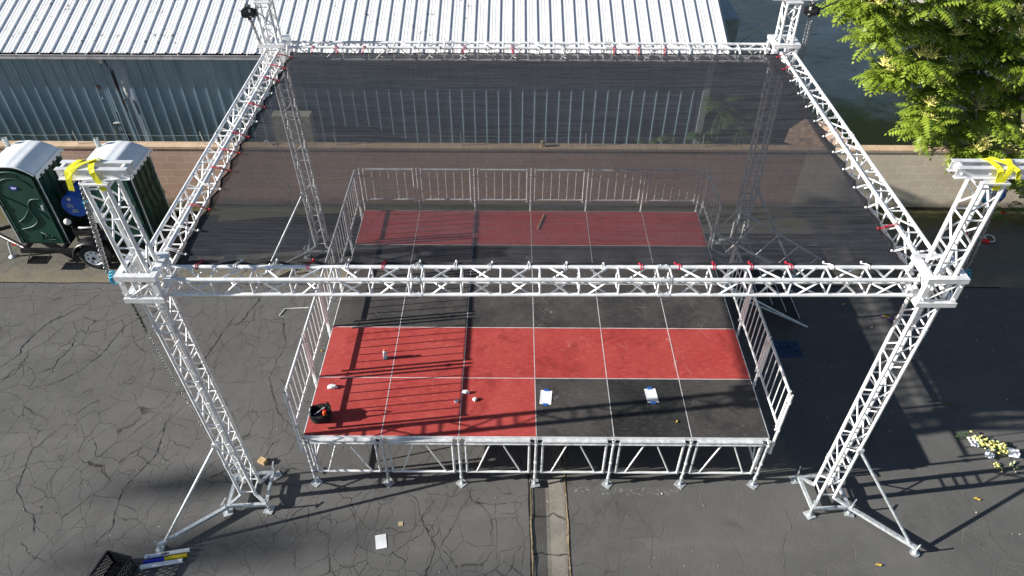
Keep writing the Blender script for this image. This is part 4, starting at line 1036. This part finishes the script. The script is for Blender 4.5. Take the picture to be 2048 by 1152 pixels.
MB().sphere((0, 0, .015), .075, 14, 6, (1.6, .75, .2)).build('sole', mat('purple_rubber', (.16, .06, .3), .6), ty)
MB().sphere((0, 0, .03), .05, 12, 6, (1.7, .7, .22)).build('insole', goldv, ty)
MB().path([(.04, -.045, .02), (.05, 0, .05), (.04, .045, .02)], .008, 6).build('strap', mat('violet_rubber', (.2, .05, .25), .6), ty)
mb = MB(); vs = []
tag(MB().path([(-1.62, 4.02, .01), (-1.55, 4.22, .01), (-1.05, 4.26, .01)], .012, 6).build('bent_strip', whiteplastic), 'bent pale strip lying on the asphalt below the front truss', 'strip')
rnd = random.Random(21)
deb = MB()
for k in range(420):
    x, y = rnd.uniform(-9, 15), rnd.uniform(-2.5, 7.9)
    if rnd.random() < .35: y = rnd.gauss(5.2, .25) if x < 0 else y
    if -.1 < x < 7.4 and 0 < y < 6.2: continue
    r_ = rnd.uniform(.004, .010); deb.box((x, y, r_*.4+.004), (r_*rnd.uniform(1, 2.2), r_*rnd.uniform(1, 2), r_*.7), Matrix.Rotation(rnd.uniform(0, 3), 3, 'Z'), rnd.choice((0, 0, 1, 2)))
tag(deb.build('gravel_litter', [cardm, paperm, dirtm]), 'scattered tiny stones and scraps on the asphalt', 'gravel', None, 'stuff')

# ------------------------------------------------------------------ portable toilets on their trailer
ZD = .46
tr = thing('toilet_trailer', 'black steel trailer carrying the green toilets, with white wheel and tongue', 'trailer', (-6.2, 6.4, 0))
f = MB()
f.box((.25, -.72, .39), (3.55, .08, .10)).box((.25, .72, .39), (3.55, .08, .10))
for x in (-1.45, -.6, .2, 1.0, 1.95): f.box((x, 0, .40), (.07, 1.38, .08))
f.build('chassis', blackmetal, tr)
tg = MB(); tg.path([(-1.45, -.65, .38), (-2.5, -.05, .38)], .05, 6).path([(-1.45, .65, .38), (-2.5, .05, .38)], .05, 6).box((-2.6, 0, .39), (.3, .12, .1)); tg.build('tongue', blackmetal, tr)
MB().tube((-1.98, -.42, .40), (-2.03, -.46, .06), .028, 8).tube((-2.03, -.46, .012), (-2.03, -.46, .05), .09, 12, .03).build('stabiliser_jack', galv, tr)
MB().box((-1.74, -.58, .44), (.1, .014, .04)).build('marker_light', redplastic, tr)
for (wx, wy) in ((.17, -.83), (.17, .83)):
    wl = MB(); sgn = -1 if wy < 0 else 1
    prof = [(.19, -.09), (.30, -.1), (.335, -.07), (.345, 0), (.335, .07), (.30, .1), (.19, .09)]; n = 32; vs = []
    for r_, o_ in prof: vs += [(wx+r_*math.cos(2*math.pi*i/n), wy+o_, .345+r_*math.sin(2*math.pi*i/n)) for i in range(n)]
    wl.add(vs, [(j*n+i, j*n+(i+1) % n, ((j+1) % 7)*n+(i+1) % n, ((j+1) % 7)*n+i) for j in range(7) for i in range(n)], True)
    wh = wl.build('wheel', rubber, tr)
    rm = MB(); rm.tube((wx, wy+sgn*.05, .345), (wx, wy+sgn*.085, .345), .20, 32); rm.tube((wx, wy+sgn*.085, .345), (wx, wy+sgn*.105, .345), .10, 24, .07)
    rm.path([(wx+.187*math.cos(a), wy+sgn*.095, .345+.187*math.sin(a)) for a in [i*2*math.pi/28 for i in range(28)]], .012, 6, closed=True); rm.build('rim', rimwhite, wh)
    hb = MB().tube((wx, wy+sgn*.10, .345), (wx, wy+sgn*.13, .345), .04, 14)
    for k in range(8):
        a = k*math.pi/4+.2; MB().sphere((wx+.14*math.cos(a), wy+sgn*.087, .345+.14*math.sin(a)), .024, 8, 5, (1, .25, 1)).build('rim_slot', blackmetal, wh)
    hb.build('hub', blackmetal, wh)
    fd = MB(); vs = []; n = 16
    for k in range(n+1):
        a = R(8)+R(164)*k/n
        for o_, rr3 in ((-.16, .40), (-.15, .43), (.13, .43), (.14, .40)): vs.append((wx+rr3*math.cos(a), wy+o_, .345+rr3*math.sin(a)))
    fd.add(vs, [(4*k+i, 4*k+(i+1) % 4, 4*k+4+(i+1) % 4, 4*k+4+i) for k in range(n) for i in range(4)], True); fd.build('mudguard', blackmetal, tr)
for x in (-1.1,):
    s_ = MB(); 
    for k in range(9): s_.box((x, -1.0+k*.03-.0, .25), (.44, .008, .03))
    for k in range(7): s_.box((x-.21+k*.07, -.88, .252), (.008, .26, .028))
    s_.build('step_grate', blackmetal, tr)
    MB().path([(x-.22, -.76, .34), (x-.22, -1.0, .25)], .012, 6).path([(x+.22, -.76, .34), (x+.22, -1.0, .25)], .012, 6).build('step_bracket', blackmetal, tr)
MB().box((.17, -.1, .86), (.78, 1.1, .05)).box((.17, -.63, .82), (.78, .03, .14)).box((.17, -.63, .62), (.78, .03, .05)).build('barrel_rack', blackmetal, tr)
rk = MB()
for sx in (-.2, .54): rk.tube((sx, -.62, .42), (sx, -.62, 1.0), .02, 6)
rk.build('rack_upright', blackmetal, tr)
MB().path([(0.0, -.66, .97), (0.0, -.70, 1.02), (.10, -.72, 1.03), (.34, -.72, 1.05), (.36, -.70, .98)], .02, 8).build('pipe_elbow', whiteplastic, tr)
MB().sphere((-.27, -.60, 1.10), .085, 12, 8, (.9, .7, .9)).build('float_cap', whiteplastic, tr)

def toilet(x, lab, badge, ph):
    t_ = thing('portable_toilet', lab, 'portable toilet', (x, 6.34, ZD), 0, 'green portable toilets on the trailer')
    hw, hd, hh = .535, .49, 1.80
    b = MB(); b.box((0, 0, hh/2), (2*hw, 2*hd, hh))
    # arched front and back heads
    n = 12; arch = lambda s_, H0=.20: [( -hw+2*hw*i/n, hh+H0*(1-(2*i/n-1)**2)) for i in range(n+1)]
    for yy, th in ((-hd, .03), (hd-.03, .03)):
        A2 = arch(0); vs = [(p[0], yy, p[1]) for p in A2]+[(p[0], yy+th, p[1]) for p in A2]; m_ = len(A2)
        b.add(vs, [tuple(range(m_)), tuple(range(m_, 2*m_))[::-1]]+[(i, m_+i, m_+i+1, i+1) for i in range(m_-1)])
    b.build('body', greend, t_)
    # side panels with recessed louvres, edge trims
    for sx in (-1, 1):
        sp = MB()
        for k in range(4):
            sp.box((sx*(hw+.008), -.33+k*.22, .95), (.016, .012, 1.66))
            sp.box((sx*(hw+.006), -.36+k*.235+.11, 1.55), (.012, .14, .4)); sp.box((sx*(hw+.006), -.36+k*.235+.11, .9), (.012, .12, .5), Matrix.Rotation(.25, 3, 'X'))
        sp.build('side_panel', greenp, t_)
    for sx in (-1, 1):
        for sy in (-1, 1): MB().box((sx*(hw+.012), sy*(hd+.004), hh/2), (.018, .018, hh-.02)).build('corner_trim', trim, t_)
    dr = MB(); n = 14; dw = .44
    top = [(-dw+2*dw*i/n, hh-.06+.15*(1-(2*i/n-1)**2)) for i in range(n+1)]
    poly = [(-dw, .05), (dw, .05)]+top[::-1]
    Mx = Matrix.Rotation(R(90), 4, 'X'); dr.prism(poly, hd, hd+.035, 0, Mx)
    dr.path([(-dw, -hd-.03, .05)]+[(p[0], -hd-.03, p[1]) for p in top]+[(dw, -hd-.03, .05)], .022, 8)
    dr = dr.build('door', greenp, t_)
    sw = MB(); Y = -hd-.038
    def curve(pts, r_=.02):
        out = []
        for i in range(len(pts)-1):
            p0, p1, p2, p3 = pts[max(i-1, 0)], pts[i], pts[i+1], pts[min(i+2, len(pts)-1)]
            for k in range(6):
                u = k/6; q = [.5*(2*p1[c]+(p2[c]-p0[c])*u+(2*p0[c]-5*p1[c]+4*p2[c]-p3[c])*u*u+(3*p1[c]-p0[c]-3*p2[c]+p3[c])*u**3) for c in (0, 1)]
                out.append((q[0], Y, q[1]))
        out.append((pts[-1][0], Y, pts[-1][1])); sw.path(out, r_*.75, 8)
    curve([(-.38, 1.30), (-.1, 1.12), (.05, .98), (-.02, .86), (-.15, .72), (-.3, .62)])
    curve([(.40, 1.22), (.2, 1.2), (.08, 1.02), (.10, .82), (.12, .65), (-.05, .5), (-.32, .42)], .024)
    curve([(.12, .98), (.25, .9), (.38, .7)], .016); curve([(.2, 1.08), (.3, 1.0), (.36, .96)], .02)
    curve([(-.34, 1.62), (-.1, 1.73), (.2, 1.7), (.36, 1.5)], .014)
    sw.build('relief', greenp, dr)
    MB().path([(.02, Y, .14), (.33, Y, .14), (.06, Y, .34)], .012, 6, closed=True).path([(.1, Y, .2), (.16, Y, .27), (.2, Y, .19), (.28, Y, .24)], .009, 6).build('embossed_emblem', greenp, dr)
    hg_ = MB()
    for z in (.3, 1.0, 1.6): hg_.box((-dw-.02, -hd-.04, z), (.04, .04, .1))
    hg_.build('hinge', blackmetal, dr)
    MB().box((dw-.06, -hd-.045, 1.0), (.05, .03, .12)).tube((dw-.06, -hd-.06, .98), (dw-.06, -hd-.085, .98), .02, 10).build('latch', greyplastic, dr)
    for k in range(5): MB().box((.0, -hd-.038, 1.80+k*.0001-.022*k+.03), (.34, .008, .008)).build('vent_slot', greend, dr)
    if badge:
        MB().tube((-.03, -hd-.036, 1.50), (-.03, -hd-.044, 1.50), .085, 20).shear(lambda v: Vector((v.x, v.y, 1.5+(v.z-1.5)*.62))).build('badge', royal, dr)
        bm2 = MB().box((-.05, -hd-.047, 1.51), (.05, .004, .035)).box((-.0, -hd-.047, 1.505), (.06, .004, .026)).box((-.03, -hd-.047, 1.485), (.08, .004, .010)).build('badge_print', paperm, dr)
    rf = MB(); n = 18; ov = .045; m2 = 8; vs = []
    for j in range(m2+1):
        y = -hd-ov+(2*hd+2*ov)*j/m2
        for i in range(n+1):
            u = 2*i/n-1; z = hh+.03+.22*(1-abs(u)**2.6)+.007*math.cos(u*math.pi*5)*(abs(u) < .9)-.02*(abs(2*j/m2-1)**6)
            vs.append((u*(hw+ov), y, z))
    fs = [(j*(n+1)+i, j*(n+1)+i+1, (j+1)*(n+1)+i+1, (j+1)*(n+1)+i) for j in range(m2) for i in range(n)]; rf.add(vs, fs, True)
    for sx in (-1, 1):
        rf.box((sx*(hw+ov), 0, hh+.01), (.02, 2*(hd+ov), .07))
        for k in range(7): rf.box((sx*(hw+ov-.002), -hd+.02+k*.175, hh-.045), (.018, .09, .06))
    rfo = rf.build('roof', toiletroof, t_)
    MB().path([(-hw+2*hw*i/16, -hd-ov, hh+.01+.215*(1-abs(2*i/16-1)**2.6)) for i in range(17)], .016, 6).build('front_lip', toiletroof, t_)
    MB().tube((-.42, hd-.09, hh), (-.42, hd-.09, hh+.36), .05, 14, hollow=True).build('vent_pipe', greyplastic, t_)
toilet(-7.235, 'green portable toilet with badge on its door, at the left picture edge', True, 0)
toilet(-5.27, 'green portable toilet directly behind the near left tower', False, 1)
def barrel(x, y, z, lab, r_=.285, L=.86, labels=True):
    t_ = thing('plastic_barrel', lab, 'barrel', (x, y, z), 0, 'blue plastic barrels on the trailer')
    prof = [(.0, .02), (.2, .015), (.245, .02), (.265, -.0), (.282, .03), (.275, .2), (.29, .24), (.275, .28), (.275, .58), (.29, .62), (.275, .66), (.282, .83), (.265, .86), (.0, .85)]
    mb = MB(); n = 30; vs = []
    for rad, u in prof: vs += [(rad*math.cos(2*math.pi*i/n), u, rad*math.sin(2*math.pi*i/n)) for i in range(n)]
    mb.add(vs, [(j*n+i, j*n+(i+1) % n, (j+1)*n+(i+1) % n, (j+1)*n+i) for j in range(len(prof)-1) for i in range(n)], True); mb.build('drum', barrelblue, t_)
    MB().tube((-.04, .012, .19), (-.04, -.012, .19), .035, 14).build('bung', whiteplastic, t_)
    if labels:
        for (lx, lz) in ((-.09, .02), (-.03, -.12)):
            lb_ = MB()
            for k in range(4):
                for q in range(6): 
                    if (k*5+q*3) % 4: lb_.box((lx-.05+q*.022, .006, lz+.04-k*.026), (.018, .004, .018))
            lb_.build('printed_label', greyplastic, t_)
barrel(-6.27, 5.95, 1.42-.02+.0, 'upper blue plastic barrel lying between the two toilets')
barrel(-5.95, 5.98, .60, 'lower blue plastic barrel half hidden above the trailer wheel')
o = MB().box((0, 0, 0), (.26, .16, .2), Matrix.Rotation(-.1, 3, 'Z')).build('control_box', greyplastic, tr, (.50, -.62, 1.24))
MB().box((-6.2+.42+6.2, -.55, 1.52), (.34, .12, .2), Matrix.Rotation(.2, 3, 'Z')).build('soap_tank', teal, tr)

# ------------------------------------------------------------------ foliage
def frond(mb, o, dirn, up, L, pairs, droop, leafl, leafw, rnd, stem=True):
    dirn = dirn.normalized(); sd = dirn.cross(up).normalized(); pts = []; p = o.copy(); dcur = dirn.copy(); st = L/(pairs+1)
    for k in range(pairs+2):
        pts.append(p.copy()); dcur = (dcur-Vector((0, 0, droop*(.4+1.2*k/pairs)))).normalized(); p = p+dcur*st
    if stem: mb.path(pts[::2]+[pts[-1]], .004, 3, mi=1)
    for k in range(1, pairs+2):
        f_ = (k/(pairs+1)); ll = leafl*(1-.55*(2*f_-1)**2*(1 if f_ > .5 else .35))*rnd.uniform(.85, 1.1); ax = (pts[k]-pts[k-1]).normalized(); s2 = ax.cross(Vector((0, 0, 1)))
        s2 = s2.normalized() if s2.length > .1 else sd; nm_ = s2.cross(ax).normalized()
        sides = (-1, 1) if k < pairs+1 else (0,)
        for sg in sides:
            ld = (s2*sg*.95+ax*.38-nm_*rnd.uniform(.05, .4)).normalized() if sg else ax
            w = ld.cross(nm_).normalized()*leafw; b = pts[k]+ld*.008; q1 = b+ld*ll*.38; tip = b+ld*ll-nm_*ll*.22
            mb.add([b, q1+w-nm_*.006, tip, q1-w-nm_*.006, q1+nm_*.008], [(0, 1, 4), (1, 2, 4), (2, 3, 4), (3, 0, 4)], True)
def panicle(mb, o, h, rnd):
    for k in range(26):
        a = rnd.uniform(0, 6.28); el = rnd.uniform(.1, 1.4); dv = Vector((math.cos(a)*math.cos(el), math.sin(a)*math.cos(el), math.sin(el)))
        L = h*rnd.uniform(.45, 1.0); sd = dv.orthogonal().normalized(); s3 = dv.cross(sd)
        n = 6
        for q in range(1, n+1):
            c = o+dv*L*q/n; r_ = .016*rnd.uniform(.7, 1.3)*(1.25-q/n*.6)
            mb.add([c+sd*r_, c+s3*r_, c-sd*r_, c-s3*r_, c+dv*r_*1.5, c-dv*r_*1.5], [(0, 1, 4), (1, 2, 4), (2, 3, 4), (3, 0, 4), (1, 0, 5), (2, 1, 5), (3, 2, 5), (0, 3, 5)])
rnd = random.Random(11)
tree = thing('tree', 'large leafy tree with yellow blossom overhanging the beige wall at the right', 'tree', (16.9, 10.4, 0))
T0 = Vector((16.9, 10.4, 0))
trunk = MB().path([(0, 0, 0), (.05, -.05, .8), (-.05, -.1, 1.7), (.1, -.1, 2.6)], [.2, .17, .15, .13], 10).build('trunk', bark, tree)
clumps = [(12.0, 8.9, 5.3, .5), (13.0, 8.9, 3.75, .55), (12.2, 8.6, 3.45, .4), (13.9, 9.0, 4.1, .6), (14.5, 9.0, 4.8, .6), (13.2, 8.8, 3.3, .4), (14.9, 8.4, 2.9, .55), (15.6, 8.6, 3.4, .6), (10.8, 8.4, 5.15, .45), (10.35, 8.3, 4.9, .45), (11.0, 8.2, 4.6, .5), (11.35, 8.6, 4.15, .45), (11.8, 8.4, 4.85, .6), (12.3, 8.4, 3.9, .55), (11.75, 8.5, 3.3, .38), (12.75, 8.7, 4.5, .6), (13.6, 8.7, 4.7, .7),
          (14.6, 8.7, 3.8, .65), (13.3, 8.5, 2.95, .38), (14.0, 8.9, 3.2, .5), (12.8, 8.4, 2.75, .35), (12.85, 8.4, 2.15, .33), (13.7, 8.5, 2.05, .42), (14.5, 8.5, 2.4, .55), (15.2, 8.2, 1.75, .5), (14.2, 8.0, 1.75, .3),
          (15.5, 8.1, 1.1, .45), (15.3, 9.6, 3.0, .7), (15.4, 8.9, 4.7, .7), (13.2, 9.4, 5.4, .6), (14.4, 9.6, 5.5, .7), (15.8, 9.8, 5.4, .8), (16.6, 9.0, 4.2, .9), (16.4, 8.5, 2.8, .7), (12.2, 9.3, 5.3, .6), (11.2, 9.2, 5.5, .5), (16.8, 10.5, 3.5, .9)]
lv = MB(); fl_ = MB(); bh = MB()
hub = [T0+Vector((.1, -.1, 2.6)), T0+Vector((-1.4, -.7, 3.1)), T0+Vector((-3.0, -1.1, 3.6)), T0+Vector((-.4, -1.2, 3.3))]
for (x, y, z, r_) in clumps:
    c = Vector((x, y, z)); h0 = min(hub, key=lambda q: (q-c).length+(q.z > z)*.5); mid = h0.lerp(c, .5)+Vector((rnd.uniform(-.1, .1), rnd.uniform(-.1, .1), .18))
    bh.path([h0-T0, mid-T0, c-Vector((0, 0, .15))-T0], [.06, .035, .018], 6)
    nt_ = max(3, int(r_*7))
    for k in range(nt_):
        a = rnd.uniform(0, 6.28); q = c+Vector((math.cos(a)*r_*rnd.uniform(.15, .85), math.sin(a)*r_*rnd.uniform(.15, .85), rnd.uniform(-.7, .6)*r_))
        bh.path([c-Vector((0, 0, .15))-T0, c.lerp(q, .5)-T0+Vector((0, 0, .03)), q-T0], [.016, .011, .008], 4)
        nf = rnd.randint(8, 11); a0 = rnd.uniform(0, 6.28)
        for i in range(nf):
            aa = a0+i*2.4; el = rnd.uniform(-.15, .75); dv = Vector((math.cos(aa)*math.cos(el), math.sin(aa)*math.cos(el), math.sin(el)))
            frond(lv, q-T0, dv, Vector((0, 0, 1)), rnd.uniform(.55, .8), rnd.randint(8, 10), rnd.uniform(.06, .13), .2, .034, rnd)
        if rnd.random() < .75: panicle(fl_, q-T0+Vector((-.08, -.08, .2)), rnd.uniform(.24, .36), rnd)
for a, b in ((0, 1), (1, 2), (0, 3)): bh.path([hub[a]-T0, (hub[a]+hub[b])/2-T0+Vector((0, 0, .08)), hub[b]-T0], [.11, .08, .06], 8)
bh.build('limbs', bark, tree); lv.build('crown', [leafm, saplm], tree); fl_.build('blossom', flowerm, tree)
def sapling(x, y, z, n, L, lab):
    t_ = thing('sapling', lab, 'plant', (x, y, 0), 0, 'young saplings behind the block wall')
    s_ = MB().path([(0, 0, 0), (.03, 0, z*.6), (0, .02, z)], [.018, .014, .008], 6); s_.build('stem', bark, t_); l_ = MB()
    for i in range(n):
        aa = i*2.4; el = rnd.uniform(-.1, .6); dv = Vector((math.cos(aa)*math.cos(el), math.sin(aa)*math.cos(el), math.sin(el)))
        frond(l_, Vector((0, .01, z-(i % 4)*.12)), dv, Vector((0, 0, 1)), L*rnd.uniform(.8, 1.1), 10, .09, .13, .02, rnd)
    l_.build('leaves', [saplm, bark], t_)
sapling(8.35, 9.15, 2.35, 13, .62, 'tallest sapling standing at the shed corner behind the wall')
sapling(8.95, 9.2, 1.85, 12, .6, 'broad sapling right of the shed corner behind the wall')
sapling(7.95, 8.9, 1.6, 10, .5, 'low sapling left of the shed corner behind the wall')
sapling(7.1, 9.0, 1.5, 7, .32, 'small sapling rising above the wall in front of the shed')
sapling(6.6, 8.9, 1.35, 6, .3, 'smallest leftmost sapling peeping over the wall')

# ------------------------------------------------------------------ party litter near the wall at the right
bl = thing('foil_balloon', 'blue and teal patterned foil balloon near the wall behind the right tower', 'balloon', (14.25, 6.9, 1.2))
def balm():
    M = bpy.data.materials.new('patterned_foil'); M.use_nodes = True; t = NT(M); p = t.pos(); X = t.xyz(p)
    s_ = t.math('SINE', t.math('MULTIPLY', t.math('ADD', X[0], t.math('MULTIPLY', X[2], 1.3)), 34))
    c = t.mix(t.ramp(s_, -.1, .1), (.01, .3, .55), (.35, .7, .72)); c = t.mix(t.ramp(t.noise(p, 7, 1), .55, .58), c, (.02, .04, .4)); c = t.mix(t.ramp(t.noise(t.map(p, (1, 1, 1), (0, 0, 0), (3, 1, 2)), 8, 1), .64, .67), c, (.6, .08, .05))
    t.base(c); t.b.inputs['Roughness'].default_value = .25; t.b.inputs['Metallic'].default_value = .3; return M
MB().sphere((0, 0, 0), .27, 24, 14, (1, .62, 1)).build('foil_body', balm(), bl)
MB().path([(0, 0, -.27), (-.1, -.1, -.5), (-.05, -.1, -.8), (-.1, 0, -1.19)], .004, 4).build('ribbon', whitecord, bl)
hk = thing('chain_hook', 'shiny steel ring and hook with red tags on the ground behind the right tower', 'hook', (14.6, 6.75, .03))
MB().path([(.11*math.cos(a), .11*math.sin(a), .03+.02*math.sin(a)) for a in [i*math.pi/8 for i in range(16)]], .018, 8, closed=True).path([(-.1, 0, .03), (-.25, .04, .05), (-.36, .02, .04)], .024, 8).build('ring', galv, hk)
MB().tube((-.22, -.1, .04), (-.1, -.16, .05), .05, 12).build('tag', redplastic, hk)
def can(x, y, z, lab):
    t_ = thing('party_cup', lab, 'cup', (x, y, z), 0, 'red cups near the wall'); MB().tube((-.045, 0, .04), (.045, 0.01, .04), .036, 12, .045).build('cup_body', redplastic, t_); MB().path([(.046+0, .045*math.cos(a)+.01, .04+.045*math.sin(a)) for a in [i*math.pi/6 for i in range(12)]], .005, 5, closed=True).build('cup_rim', whiteplastic, t_)
can(14.1, 6.9, .02, 'red cup seen between the right tower chords'); can(15.0, 7.25, .42, 'red cup with white rim right of the foil balloon'); can(14.55, 8.2, 1.65, 'red cup resting on top of the beige wall under the tree')
bs = MB()
for k in range(26):
    frond(bs, Vector((rnd.uniform(-.5, .9), rnd.uniform(-.2, .2), rnd.uniform(.1, 1.0))), Vector((rnd.uniform(-1, 1), rnd.uniform(-1, .2), rnd.uniform(.1, .8))), Vector((0, 0, 1)), .4, 8, .1, .11, .02, rnd)
tag(bs.build('bush', [saplm, bark], None, (15.3, 7.5, 0)), 'dark leafy bush growing at the foot of the wall behind the right tower', 'bush')
o = MB().add(sheet(8.45, 9.05, 2.9, 3.35, .004), [(0, 1, 2, 3)]).build('painted_patch', mat('blue_paint', (.03, .06, .14), .9, 0, .4, 9)); tag(o, kind='structure')

# ------------------------------------------------------------------ trees just outside the picture on the left (their soft shade reaches the asphalt)
def slim_tree(base, blobs, lab, n, nm='slender_tree'):
    t_ = thing(nm, lab, 'tree', base, 0, None); B = Vector(base)
    tops = Vector(blobs[-1][:3])-B
    MB().path([(0, 0, 0), tops*.33+Vector((.1, 0, 0)), tops*.66, tops], [.13, .1, .07, .03], 8).build('trunk', bark, t_)
    mb = MB(); r0 = random.Random(n)
    for (x, y, z, rx, ry, rz_, k) in blobs:
        for i in range(k):
            dv = Vector((r0.gauss(0, .5), r0.gauss(0, .5), r0.gauss(0, .5)))
            if dv.length > 1: dv.normalize()
            c = Vector((x+dv.x*rx, y+dv.y*ry, z+dv.z*rz_))-B
            a = Vector((r0.uniform(-1, 1), r0.uniform(-1, 1), r0.uniform(-.6, .6))).normalized()*.1; b = a.orthogonal().normalized()*.05
            mb.add([c-a, c+b, c+a, c-b], [(0, 1, 2, 3)])
    mb.build('crown', leafm, t_)
slim_tree((-55, -8, 0), [(-55, -6.95, 20.6, 1.0, .25, .4, 170), (-55, -8.2, 20.9, 1.2, .4, .9, 230), (-55, -10.2, 22.0, 1.4, 1.3, 1.6, 620)], 'broad leafy tree far outside the left edge of the picture', 9, 'broad_tree')
